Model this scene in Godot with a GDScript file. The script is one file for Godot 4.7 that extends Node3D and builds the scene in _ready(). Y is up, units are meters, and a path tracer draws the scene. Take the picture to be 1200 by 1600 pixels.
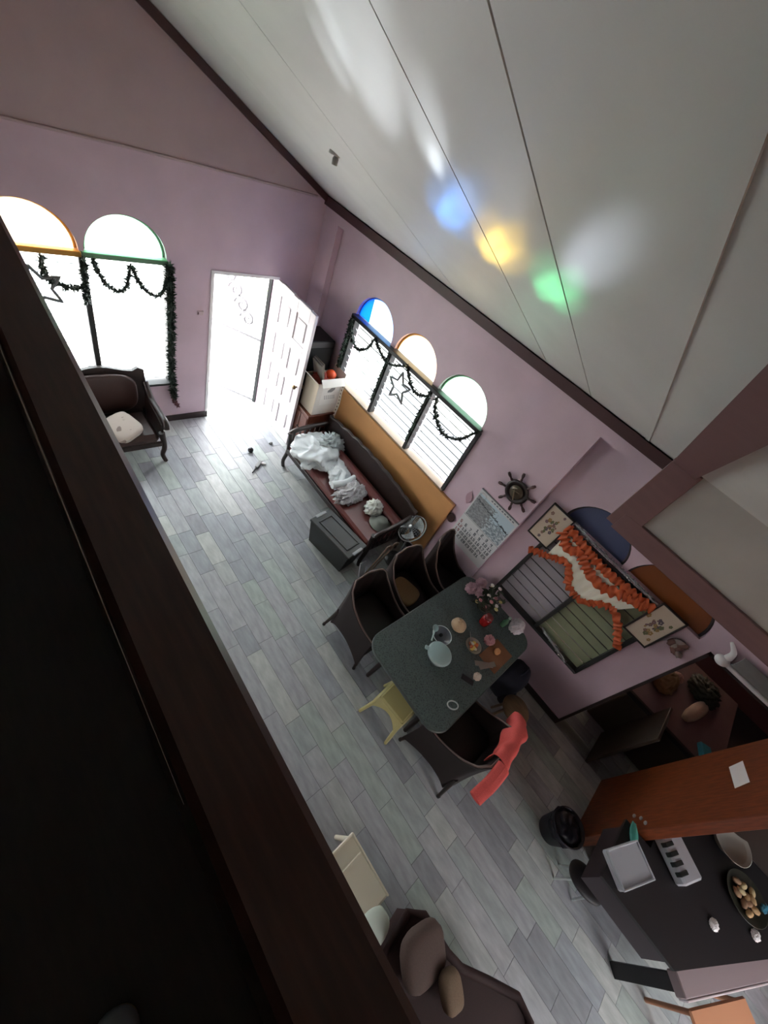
extends Node3D

var mats := {}
var used := {}
var rng := RandomNumberGenerator.new()
var grain: NoiseTexture2D
var marble: NoiseTexture2D
var mottle: NoiseTexture2D
var rough_bump: NoiseTexture2D
var plank_tex: NoiseTexture2D
const XR := Transform3D(Vector3(0, 0, 1), Vector3(0, 1, 0), Vector3(1, 0, 0), Vector3.ZERO)   # plan (z, y, x) of the side wall
const UP := Vector3.UP

# ---------------------------------------------------------------- naming
func numbered(n: String) -> String:
	if not used.has(n):
		used[n] = 0
		return n
	used[n] += 1
	return "%s_%03d" % [n, used[n]]

func tag(o: Node, label: String, category := "", group := "", kind := "") -> Node:
	if label: o.set_meta("label", label)
	if category: o.set_meta("category", category)
	if group: o.set_meta("group", group)
	if kind: o.set_meta("kind", kind)
	return o

func thing(called: String, label: String, category: String, at := Vector3.ZERO, turn := 0.0, group := "") -> Node3D:
	var o := Node3D.new()
	o.name = numbered(called)
	add_child(o)
	o.position = at
	o.rotation.y = turn
	tag(o, label, category, group)
	return o

func structure(called: String) -> Node3D:
	var o := Node3D.new()
	o.name = called
	add_child(o, true)
	o.set_meta("kind", "structure")
	return o

func put(called: String, st: SurfaceTool, m: Material, parent: Node = self) -> MeshInstance3D:
	st.generate_normals()
	var o := MeshInstance3D.new()
	o.mesh = st.commit()
	o.name = numbered(called) if parent == self else called
	o.material_override = m
	parent.add_child(o, true)
	return o

func single(called: String, st: SurfaceTool, m: Material, label: String, category: String, at := Vector3.ZERO, group := "") -> MeshInstance3D:
	var o := put(called, st, m)
	o.position = at
	tag(o, label, category, group)
	return o

# ---------------------------------------------------------------- materials
func noise_tex(freq: float, oct: int, lo: float, hi: float, kind := FastNoiseLite.TYPE_SIMPLEX_SMOOTH, fractal := FastNoiseLite.FRACTAL_FBM, sd := 1, size := 512) -> NoiseTexture2D:
	var n := FastNoiseLite.new()
	n.seed = sd
	n.noise_type = kind
	n.frequency = freq
	n.fractal_type = fractal
	n.fractal_octaves = oct
	var t := NoiseTexture2D.new()
	t.width = size
	t.height = size
	t.seamless = true
	t.noise = n
	var g := Gradient.new()
	g.set_color(0, Color(lo, lo, lo))
	g.set_color(1, Color(hi, hi, hi))
	t.color_ramp = g
	return t

func mat(key: String, c: Color, rough := 0.6, metal := 0.0, t: Texture2D = null, sc := Vector3.ONE, bump := 0.0, off := Vector3.ZERO) -> StandardMaterial3D:
	if mats.has(key):
		return mats[key]
	var m := StandardMaterial3D.new()
	m.resource_name = key
	m.albedo_color = c
	m.roughness = rough
	m.metallic = metal
	if t:
		m.albedo_texture = t
		m.uv1_triplanar = true
		m.uv1_scale = sc
		m.uv1_offset = off
		if bump > 0.0:
			m.heightmap_enabled = true
			m.heightmap_texture = t
			m.heightmap_scale = bump
	mats[key] = m
	return m

func rgb(r: int, g: int, b: int) -> Color:
	return Color(r / 255.0, g / 255.0, b / 255.0)

func glass(key: String, c: Color, alpha: float, rough := 0.05) -> StandardMaterial3D:
	var m := mat(key, Color(c.r, c.g, c.b, alpha), rough)
	m.transparency = BaseMaterial3D.TRANSPARENCY_ALPHA
	return m

func frost(m: StandardMaterial3D, tint: Color, share: float) -> void:
	# frosted glass: the share of the daylight behind it that it spreads into the room, in its own tint
	var l := tint.srgb_to_linear()
	var k := 2.0 * share / maxf(l.r, maxf(l.g, l.b))
	m.backlight_enabled = true
	m.backlight = Color(l.r * k, l.g * k, l.b * k).linear_to_srgb()

# ---------------------------------------------------------------- geometry
func sb() -> SurfaceTool:
	var st := SurfaceTool.new()
	st.begin(Mesh.PRIMITIVE_TRIANGLES)
	return st

func tri_dir(st: SurfaceTool, a: Vector3, b: Vector3, c: Vector3, d: Vector3) -> void:
	if (a - c).cross(a - b).dot(d) < 0.0:
		var t := b
		b = c
		c = t
	for p: Vector3 in [a, b, c]:
		st.set_uv(Vector2.ZERO)
		st.add_vertex(p)

func face(st: SurfaceTool, pts: Array, ctr: Vector3) -> void:
	var m := Vector3.ZERO
	for p: Vector3 in pts:
		m += p
	m /= pts.size()
	for i in range(1, pts.size() - 1):
		tri_dir(st, pts[0], pts[i], pts[i + 1], m - ctr)

func box(st: SurfaceTool, c: Vector3, s: Vector3, bev := 0.0, b := Basis()) -> void:
	st.set_smooth_group(-1)
	var h := s * 0.5
	bev = minf(bev, minf(h.x, minf(h.y, h.z)) * 0.95)
	var P := func(sg: Vector3, k: int) -> Vector3:
		var v := sg * (h - Vector3.ONE * bev)
		v[k] = sg[k] * h[k]
		return c + b * v
	for k in 3:
		var l := (k + 1) % 3
		var m := (k + 2) % 3
		for s1: float in [-1.0, 1.0]:
			var ring := []
			for q: Vector2 in [Vector2(-1, -1), Vector2(1, -1), Vector2(1, 1), Vector2(-1, 1)]:
				var sg := Vector3.ZERO
				sg[k] = s1
				sg[l] = q.x
				sg[m] = q.y
				ring.append(P.call(sg, k))
			face(st, ring, c)
			if bev > 0.0:
				for s2: float in [-1.0, 1.0]:
					var sa := Vector3.ZERO
					sa[k] = s1
					sa[l] = s2
					sa[m] = -1.0
					var sc := sa
					sc[m] = 1.0
					face(st, [P.call(sa, k), P.call(sa, l), P.call(sc, l), P.call(sc, k)], c)
	if bev > 0.0:
		for x: float in [-1.0, 1.0]:
			for y: float in [-1.0, 1.0]:
				for z: float in [-1.0, 1.0]:
					var sg := Vector3(x, y, z)
					face(st, [P.call(sg, 0), P.call(sg, 1), P.call(sg, 2)], c)

func prism(st: SurfaceTool, poly: PackedVector2Array, z0: float, z1: float, xf := Transform3D()) -> void:
	st.set_smooth_group(-1)
	var area := 0.0
	for i in poly.size():
		var p := poly[i]
		var q := poly[(i + 1) % poly.size()]
		area += p.x * q.y - q.x * p.y
	var ids := Geometry2D.triangulate_polygon(poly)
	var n := xf.basis * Vector3(0, 0, 1) * signf(z1 - z0)
	for e: Array in [[z0, -n], [z1, n]]:
		var z: float = e[0]
		for i in range(0, ids.size(), 3):
			var a := poly[ids[i]]
			var b := poly[ids[i + 1]]
			var c := poly[ids[i + 2]]
			tri_dir(st, xf * Vector3(a.x, a.y, z), xf * Vector3(b.x, b.y, z), xf * Vector3(c.x, c.y, z), e[1])
	for i in poly.size():
		var p := poly[i]
		var q := poly[(i + 1) % poly.size()]
		var o := Vector2(q.y - p.y, p.x - q.x) * signf(area)
		var d := xf.basis * Vector3(o.x, o.y, 0)
		var a := xf * Vector3(p.x, p.y, z0)
		var b := xf * Vector3(q.x, q.y, z0)
		var c := xf * Vector3(q.x, q.y, z1)
		var e := xf * Vector3(p.x, p.y, z1)
		tri_dir(st, a, b, c, d)
		tri_dir(st, a, c, e, d)

func rect(st: SurfaceTool, a0: float, a1: float, y0: float, y1: float, d0: float, d1: float, xf := Transform3D()) -> void:
	prism(st, PackedVector2Array([Vector2(a0, y0), Vector2(a1, y0), Vector2(a1, y1), Vector2(a0, y1)]), d0, d1, xf)

func tube(st: SurfaceTool, pts: Array, r0: float, r1 := -1.0, n := 8, closed := false) -> void:
	if r1 < 0.0:
		r1 = r0
	st.set_smooth_group(1)
	var m := pts.size()
	var rings := []
	var side := Vector3.ZERO
	for i in m:
		var prev: Vector3 = pts[(i - 1 + m) % m] if (i > 0 or closed) else pts[0]
		var next: Vector3 = pts[(i + 1) % m] if (i < m - 1 or closed) else pts[m - 1]
		var t := (next - prev).normalized()
		if side == Vector3.ZERO:
			side = t.cross(Vector3(0.31, 0.9, 0.2)).normalized()
		side = (side - t * side.dot(t)).normalized()
		var up := t.cross(side)
		var r := lerpf(r0, r1, float(i) / maxf(1.0, m - 1))
		var ring := []
		for k in n:
			var a := TAU * k / n
			ring.append(pts[i] + (side * cos(a) + up * sin(a)) * r)
		rings.append(ring)
	for i in (m if closed else m - 1):
		var A: Array = rings[i]
		var B: Array = rings[(i + 1) % m]
		var ctr: Vector3 = (pts[i] + pts[(i + 1) % m]) * 0.5
		for k in n:
			face(st, [A[k], A[(k + 1) % n], B[(k + 1) % n], B[k]], ctr)
	if not closed:
		st.set_smooth_group(-1)
		face(st, rings[0], pts[1])
		face(st, rings[m - 1], pts[m - 2])

func lathe(st: SurfaceTool, prof: Array, n := 24, xf := Transform3D(), smooth := true) -> void:
	# prof: Vector2(radius, height) from one end round to the other, outside surface
	for i in prof.size() - 1:
		var p: Vector2 = prof[i]
		var q: Vector2 = prof[i + 1]
		st.set_smooth_group(1 if smooth else -1)
		var e := q - p
		for k in n:
			var a := TAU * k / n
			var b := TAU * (k + 1) / n
			var mid := (a + b) * 0.5
			# the outside lies on the right of the walk along the profile
			var d := xf.basis * Vector3(e.y * cos(mid), -e.x, e.y * sin(mid))
			var A := xf * Vector3(p.x * cos(a), p.y, p.x * sin(a))
			var B := xf * Vector3(p.x * cos(b), p.y, p.x * sin(b))
			var C := xf * Vector3(q.x * cos(b), q.y, q.x * sin(b))
			var D := xf * Vector3(q.x * cos(a), q.y, q.x * sin(a))
			if p.x > 1e-5:
				tri_dir(st, A, B, C, d)
			if q.x > 1e-5:
				tri_dir(st, A, C, D, d)

func sheet(st: SurfaceTool, nu: int, nv: int, f: Callable, th := 0.004) -> void:
	var g := []
	for i in nu + 1:
		var row := []
		for j in nv + 1:
			row.append(f.call(float(i) / nu, float(j) / nv))
		g.append(row)
	var lo := []
	for i in nu + 1:
		var row := []
		for j in nv + 1:
			var du: Vector3 = g[mini(i + 1, nu)][j] - g[maxi(i - 1, 0)][j]
			var dv: Vector3 = g[i][mini(j + 1, nv)] - g[i][maxi(j - 1, 0)]
			var n := du.cross(dv).normalized()
			row.append(g[i][j] - n * th)
		lo.append(row)
	for i in nu:
		for j in nv:
			var a: Vector3 = g[i][j]
			var b: Vector3 = g[i + 1][j]
			var c: Vector3 = g[i + 1][j + 1]
			var d: Vector3 = g[i][j + 1]
			var n := (c - a).cross(d - b)
			st.set_smooth_group(1)
			tri_dir(st, a, b, c, n)
			tri_dir(st, a, c, d, n)
			st.set_smooth_group(2)
			tri_dir(st, lo[i][j], lo[i + 1][j], lo[i + 1][j + 1], -n)
			tri_dir(st, lo[i][j], lo[i + 1][j + 1], lo[i][j + 1], -n)
	st.set_smooth_group(-1)
	for i in nu:
		for j: int in [0, nv]:
			var o: Vector3 = g[i][j] - g[i][1 if j == 0 else nv - 1]
			tri_dir(st, g[i][j], g[i + 1][j], lo[i + 1][j], o)
			tri_dir(st, g[i][j], lo[i + 1][j], lo[i][j], o)
	for j in nv:
		for i: int in [0, nu]:
			var o: Vector3 = g[i][j] - g[1 if i == 0 else nu - 1][j]
			tri_dir(st, g[i][j], g[i][j + 1], lo[i][j + 1], o)
			tri_dir(st, g[i][j], lo[i][j + 1], lo[i][j], o)

func blob(st: SurfaceTool, c: Vector3, r: Vector3, amp := 0.15, freq := 1.4, sd := 1, ymin := -1e9, b := Basis(), ridged := false, n := 26, power := 1.0) -> void:
	var ns := FastNoiseLite.new()
	ns.seed = sd
	ns.frequency = freq
	ns.fractal_octaves = 4
	ns.noise_type = FastNoiseLite.TYPE_SIMPLEX_SMOOTH
	if ridged:
		ns.fractal_type = FastNoiseLite.FRACTAL_RIDGED
	var rows := []
	var m := maxi(6, n * 3 / 5)
	for i in m + 1:
		var th := PI * i / m
		var row := []
		for k in n:
			var ph := TAU * k / n
			var d := Vector3(sin(th) * cos(ph), cos(th), sin(th) * sin(ph))
			var e := d
			if power != 1.0:
				e = Vector3(signf(d.x) * pow(absf(d.x), power), signf(d.y) * pow(absf(d.y), power), signf(d.z) * pow(absf(d.z), power))
			var p := c + b * (e * r * (1.0 + amp * ns.get_noise_3dv(d)))
			p.y = maxf(p.y, ymin)
			row.append(p)
		rows.append(row)
	st.set_smooth_group(1)
	for i in m:
		for k in n:
			var A: Vector3 = rows[i][k]
			var B: Vector3 = rows[i][(k + 1) % n]
			var C: Vector3 = rows[i + 1][(k + 1) % n]
			var D: Vector3 = rows[i + 1][k]
			var o := (A + C) * 0.5 - c
			if i > 0:
				tri_dir(st, A, B, C, o)
			if i < m - 1:
				tri_dir(st, A, C, D, o)

func curve(pts: Array, step := 0.03) -> Array:
	var c := Curve3D.new()
	for i in pts.size():
		var p: Vector3 = pts[i]
		var a: Vector3 = pts[maxi(i - 1, 0)]
		var b: Vector3 = pts[mini(i + 1, pts.size() - 1)]
		var t := (b - a) / 6.0
		c.add_point(p, -t, t)
	c.bake_interval = step
	return Array(c.get_baked_points())

func needles(st: SurfaceTool, pts: Array, ln: float, per_m: float, w := 0.004) -> void:
	st.set_smooth_group(-1)
	for i in pts.size() - 1:
		var a: Vector3 = pts[i]
		var b: Vector3 = pts[i + 1]
		var k := int(ceil(a.distance_to(b) * per_m))
		for j in k:
			var p := a.lerp(b, rng.randf())
			var d := Vector3(rng.randf_range(-1, 1), rng.randf_range(-1, 1), rng.randf_range(-1, 1)).normalized()
			var s := d.cross(Vector3(rng.randf(), rng.randf(), rng.randf())).normalized() * w
			var q := p + d * ln * rng.randf_range(0.5, 1.2)
			var m := p.lerp(q, 0.4)
			var n := d.cross(s)
			tri_dir(st, p, m + s, q, n)
			tri_dir(st, p, q, m - s, n)

func arch_pts(c: float, y: float, r: float, n := 20) -> PackedVector2Array:
	var out := PackedVector2Array()
	for i in n + 1:
		var a := PI * i / n
		out.append(Vector2(c - r * cos(a), y + r * 0.97 * sin(a)))
	return out

# ---------------------------------------------------------------- pictures computed pixel by pixel
const FONT := {"0": [7, 5, 5, 5, 7], "1": [2, 6, 2, 2, 7], "2": [7, 1, 7, 4, 7], "3": [7, 1, 7, 1, 7], "4": [5, 5, 7, 1, 1], "5": [7, 4, 7, 1, 7], "6": [7, 4, 7, 5, 7], "7": [7, 1, 1, 2, 2], "8": [7, 5, 7, 5, 7], "9": [7, 5, 7, 1, 7]}

func digits(im: Image, s: String, x: int, y: int, k: int, c: Color) -> void:
	for ch in s:
		var rows: Array = FONT[ch]
		for r in 5:
			for b in 3:
				if int(rows[r]) >> (2 - b) & 1:
					im.fill_rect(Rect2i(x + b * k, y + r * k, k, k), c)
		x += 4 * k

func textured(key: String, im: Image, rough := 0.7) -> StandardMaterial3D:
	var m := StandardMaterial3D.new()
	m.resource_name = key
	m.albedo_texture = ImageTexture.create_from_image(im)
	m.roughness = rough
	return m

func calendar_image() -> Image:
	var im := Image.create(400, 600, false, Image.FORMAT_RGB8)
	im.fill(rgb(196, 198, 200))
	var ns := FastNoiseLite.new()
	ns.seed = 5
	ns.frequency = 0.03
	ns.fractal_octaves = 4
	for y in range(40, 290):
		for x in range(12, 388):
			var v := ns.get_noise_2d(x, y * 1.6)
			var c := rgb(176, 196, 206)
			if y > 150 + v * 60:
				c = rgb(120, 132, 142).lerp(rgb(190, 200, 206), clampf(v * 1.6 + 0.4, 0, 1))
			if x < 200 - v * 80 and y > 60:
				c = rgb(112, 116, 120).lerp(rgb(150, 154, 158), clampf(v + 0.5, 0, 1))
			if absf(y - 95 - x * 0.12 - v * 14) < 5:
				c = rgb(62, 68, 74)
			im.set_pixel(x, y, c)
	# a circular seal, a strip of small print and the month grid
	for a in 240:
		for rr: int in [26, 27, 34]:
			im.set_pixel(46 + int(rr * cos(a * TAU / 240)), 48 + int(rr * sin(a * TAU / 240)), rgb(120, 122, 128))
	for i in 9:
		im.fill_rect(Rect2i(120 + i * 28, 16, 18, 12), rgb(110, 116, 124))
	var d := 1
	for r in 6:
		for c in 7:
			if (r == 0 and c < 3) or d > 31:
				continue
			var red := c == 0
			digits(im, str(d), 16 + c * 54, 312 + r * 48, 6, rgb(120, 60, 64) if red else rgb(58, 62, 72))
			im.fill_rect(Rect2i(16 + c * 54, 345 + r * 48, 40, 5), rgb(150, 152, 158))
			d += 1
	im.fill_rect(Rect2i(0, 296, 400, 3), rgb(96, 98, 104))
	return im

func embroidery_image(sd: int) -> Image:
	var im := Image.create(240, 320, false, Image.FORMAT_RGB8)
	var r := RandomNumberGenerator.new()
	r.seed = sd
	for y in 320:
		for x in 240:
			var w := 0.94 + 0.06 * float((x + y) % 2)
			im.set_pixel(x, y, Color(0.76 * w, 0.70 * w, 0.63 * w))
	for k in 26:
		var cx := 120 + int(r.randfn(0, 34))
		var cy := 165 + int(r.randfn(0, 46))
		var pal: Array = [rgb(110, 84, 92), rgb(92, 96, 66), rgb(84, 74, 84), rgb(140, 112, 70), rgb(120, 92, 84)]
		var c: Color = pal[r.randi() % 5]
		var rad := r.randi_range(6, 15)
		for p in 5:
			var a := TAU * p / 5 + k
			var px := cx + int(rad * 0.8 * cos(a))
			var py := cy + int(rad * 0.8 * sin(a))
			var h := rad / 2 + 1
			for yy in range(-h, h + 1):
				for xx in range(-h, h + 1):
					if xx * xx + yy * yy <= h * h and px + xx > 0 and px + xx < 239 and py + yy > 0 and py + yy < 319:
						im.set_pixel(px + xx, py + yy, c)
	return im

func printed_card(st: SurfaceTool, a: Vector3, b: Vector3, c: Vector3, d: Vector3, n: Vector3) -> void:
	# a b c d: top-start, top-end, bottom-end, bottom-start
	st.set_smooth_group(-1)
	var P := [a, b, c, d]
	var U := [Vector2(0, 0), Vector2(1, 0), Vector2(1, 1), Vector2(0, 1)]
	for t: Array in [[0, 1, 2], [0, 2, 3]]:
		var o: Array = t
		if (P[t[0]] - P[t[2]]).cross(P[t[0]] - P[t[1]]).dot(n) < 0.0:
			o = [t[0], t[2], t[1]]
		for i: int in o:
			st.set_uv(U[i])
			st.add_vertex(P[i])

# ---------------------------------------------------------------- builders
func jalousie(win: Node3D, a0: float, a1: float, y0: float, y1: float, d: float, n: int, xf: Transform3D, gm: Material, em: Material, tilt: float, inward: float) -> void:
	# one bay of glass louvres: every slat a part, its cut edges a sub-part
	var h := (y1 - y0) / n
	var cut := cos(tilt) * (h * 0.56)
	var out := sin(tilt) * (h * 0.56)
	for i in n:
		var yc := y0 + h * (i + 0.5)
		var A := Vector2(yc - cut, d + out * inward)
		var B := Vector2(yc + cut, d - out * inward)
		var st := sb()
		st.set_smooth_group(-1)
		var t := 0.005
		var q := [xf * Vector3(a0, A.x, A.y), xf * Vector3(a1, A.x, A.y), xf * Vector3(a1, B.x, B.y), xf * Vector3(a0, B.x, B.y)]
		var nn: Vector3 = (q[1] - q[0]).cross(q[3] - q[0]).normalized()
		tri_dir(st, q[0], q[1], q[2], nn)
		tri_dir(st, q[0], q[2], q[3], nn)
		var s := put("glass_slat", st, gm, win)
		var e := sb()
		box(e, xf * Vector3((a0 + a1) * 0.5, A.x, A.y), (xf.basis * Vector3(a1 - a0, t * (2.8 if n == 9 else 1.6), t * (2.8 if n == 9 else 1.6))).abs())
		put("slat_edge", e, em, s)

func tinsel(called: String, pts: Array, label: String, m: Material, ln := 0.035, per_m := 420.0, group := "") -> MeshInstance3D:
	var st := sb()
	var c := curve(pts, 0.03)
	tube(st, c, 0.013, 0.013, 6)
	needles(st, c, ln * 1.25, per_m * 1.3, 0.010)
	var o := put(called, st, m)
	tag(o, label, "garland", group)
	return o

func star(c: Vector3, r: float, xf: Transform3D, label: String, m: Material, turn := 0.0) -> void:
	var pts := []
	for i in 11:
		var a := PI / 2 + turn + TAU * i / 10
		var rr := r if i % 2 == 0 else r * 0.45
		pts.append(c + xf.basis * Vector3(cos(a) * rr, sin(a) * rr, 0))
	var fine := []
	for i in 10:
		for k in 4:
			fine.append(pts[i].lerp(pts[i + 1], k / 4.0))
	fine.append(pts[0])
	var st := sb()
	tube(st, fine, 0.015, 0.015, 6)
	needles(st, fine, 0.02, 400, 0.006)
	var o := put("tinsel_star", st, m)
	tag(o, label, "star ornament", "tinsel stars in the windows")

func tub_chair(label: String, at: Vector3, turn: float, back_h: float, w: float, d: float, leather: Material, piping: Material, leg: Material, group: String) -> Node3D:
	var t := thing("tub_chair", label, "chair", at, turn, group)
	var hw := w * 0.5
	var hd := d * 0.5
	# plan of the shell: front end of one arm, round the back, front end of the other
	var plan := [Vector2(-hw, hd), Vector2(-hw, hd * 0.3), Vector2(-hw, -hd * 0.4), Vector2(-hw * 0.92, -hd * 0.78), Vector2(-hw * 0.62, -hd), Vector2(0, -hd * 1.04), Vector2(hw * 0.62, -hd), Vector2(hw * 0.92, -hd * 0.78), Vector2(hw, -hd * 0.4), Vector2(hw, hd * 0.3), Vector2(hw, hd)]
	var P := func(u: float) -> Vector2:
		var x := clampf(u, 0, 1) * 10.0
		var i := mini(int(x), 9)
		return plan[i].lerp(plan[i + 1], x - i)
	var top := func(u: float) -> float:
		var k := 1.0 - absf(u * 2.0 - 1.0)
		return 0.58 + (back_h - 0.58) * smoothstep(0.1, 0.75, k) + 0.012 * sin(u * 40.0) * smoothstep(0.3, 0.6, k)
	var shell := func(u: float, v: float) -> Vector3:
		var p: Vector2 = P.call(u)
		var seg := fposmod(u * 3.0, 1.0)
		var low := 0.06 + 0.17 * pow(sin(PI * clampf(seg, 0, 1)), 0.8)
		var y := lerpf(low, top.call(u), v)
		var flare := 1.0 + 0.10 * pow(1.0 - v, 2.0) + 0.05 * v * v
		return Vector3(p.x * flare, y, p.y * flare)
	var st := sb()
	sheet(st, 48, 10, shell, -0.03)
	put("shell", st, leather, t)
	st = sb()
	var rim := []
	for i in 49:
		var q: Vector3 = shell.call(i / 48.0, 1.0)
		rim.append(q + Vector3(-q.x * 0.05, 0.006, -q.z * 0.05))
	tube(st, rim, 0.009, 0.009, 8)
	put("piping", st, piping, t)
	st = sb()
	blob(st, Vector3(0, 0.40, 0.01), Vector3(hw * 0.93, 0.06, hd * 0.96), 0.02, 1.0, 3, -1e9, Basis(), false, 28, 0.45)
	put("seat", st, leather, t)
	st = sb()
	box(st, Vector3(0, 0.26, hd * 0.93), Vector3(w * 0.92, 0.2, 0.03), 0.01)
	put("front_rail", st, leather, t)
	for sx: float in [-1, 1]:
		for sz: float in [-1, 1]:
			st = sb()
			tube(st, [Vector3(sx * hw * 0.88, 0.36, sz * hd * 0.85), Vector3(sx * hw * 1.08, 0.012, sz * hd * 1.06)], 0.024, 0.015, 8)
			var l := put("leg", st, leg, t)
			st = sb()
			tube(st, [Vector3(sx * hw * 1.08, 0.03, sz * hd * 1.06), Vector3(sx * hw * 1.085, 0.0, sz * hd * 1.065)], 0.017, 0.019, 8)
			put("foot_cap", st, mats.black, l)
	return t

func bundle(called: String, label: String, cat: String, c: Vector3, r: Vector3, sd: int, m: Material, group := "", amp := 0.55, freq := 1.7, b := Basis()) -> MeshInstance3D:
	var st := sb()
	blob(st, Vector3(0, r.y * 0.75, 0), r, amp, freq, sd, 0.002, b, true, 44)
	return single(called, st, m, label, cat, c, group)

func window_arch_pane(win: Node3D, c: float, y: float, r: float, d: float, xf: Transform3D, gm: Material, fm: Material) -> void:
	var st := sb()
	prism(st, arch_pts(c, y, r - 0.012), d - 0.004, d + 0.004, xf)
	put("arched_pane", st, gm, win)
	st = sb()
	var pts := []
	for p in arch_pts(c, y, r - 0.012, 28):
		pts.append(xf * Vector3(p.x, p.y, d))
	tube(st, pts, 0.014, 0.014, 6)
	put("arch_frame", st, fm, win)

func plank_floor() -> void:
	var fl := structure("floor")
	var st := sb()
	rect(st, -7.1, 3.2, -0.16, 9.8, -0.02, -0.003, Transform3D(Vector3(1, 0, 0), Vector3(0, 0, 1), Vector3(0, 1, 0), Vector3.ZERO))
	put("underlay", st, mat("underlay", rgb(70, 70, 74), 0.9), fl)
	var tones := [rgb(179, 183, 182), rgb(169, 176, 176), rgb(173, 175, 179), rgb(189, 193, 190), rgb(162, 167, 172), rgb(171, 181, 176), rgb(150, 153, 158), rgb(177, 179, 182)]
	var pm := []
	for i in 8:
		pm.append(mat("plank_%d" % i, tones[i], 0.36, 0.0, plank_tex, Vector3(1.5, 1.0, 0.4), 0.0, Vector3(0.13 * i, 0.07 * i, 0.31 * i)))
	var lens := [0.3, 0.45, 0.6, 0.75]
	var meshes := []
	for l: float in lens:
		var s := sb()
		box(s, Vector3(0, -0.004, 0), Vector3(0.1575, 0.008, l - 0.0025), 0.0015)
		s.generate_normals()
		meshes.append(s.commit())
	var spots := []
	var x := -6.9
	while x < 0.0:
		var z := -rng.randf() * 0.6
		while z < 9.6:
			var k := rng.randi() % 4
			var l: float = lens[k]
			spots.append([x + 0.08, z + l * 0.5, k, rng.randi() % 8])
			z += l
		x += 0.16
	x = 0.0
	while x < 1.4:
		var z := 5.0 - rng.randf() * 0.5
		while z < 7.2:
			var k := rng.randi() % 4
			var l: float = lens[k]
			spots.append([x + 0.08, z + l * 0.5, k, rng.randi() % 8])
			z += l
		x += 0.16
	var eye := Vector2(-3.67, 4.78)
	var vis := []
	var rest := []
	for s: Array in spots:
		if s[0] > -3.25 and s[1] < 7.2 and (s[0] < 0.0 or s[1] > 5.7):
			vis.append(s)
		else:
			rest.append(s)
	vis.sort_custom(func(a, b): return lens[a[2]] / Vector2(a[0], a[1]).distance_squared_to(eye) > lens[b[2]] / Vector2(b[0], b[1]).distance_squared_to(eye))
	for i in vis.size():
		var s: Array = vis[i]
		if i >= 300:
			rest.append(s)
			continue
		var o := MeshInstance3D.new()
		o.mesh = meshes[s[2]]
		o.material_override = pm[s[3]]
		o.position = Vector3(s[0], 0, s[1])
		o.name = "plank"
		fl.add_child(o, true)
	for k in 8:
		st = sb()
		var any := false
		for s: Array in rest:
			if s[3] == k:
				any = true
				box(st, Vector3(s[0], -0.004, s[1]), Vector3(0.1575, 0.008, lens[s[2]] - 0.0025))
		if any:
			var o := put("plank_field", st, pm[k], fl)
			o.set_meta("kind", "stuff")

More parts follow.
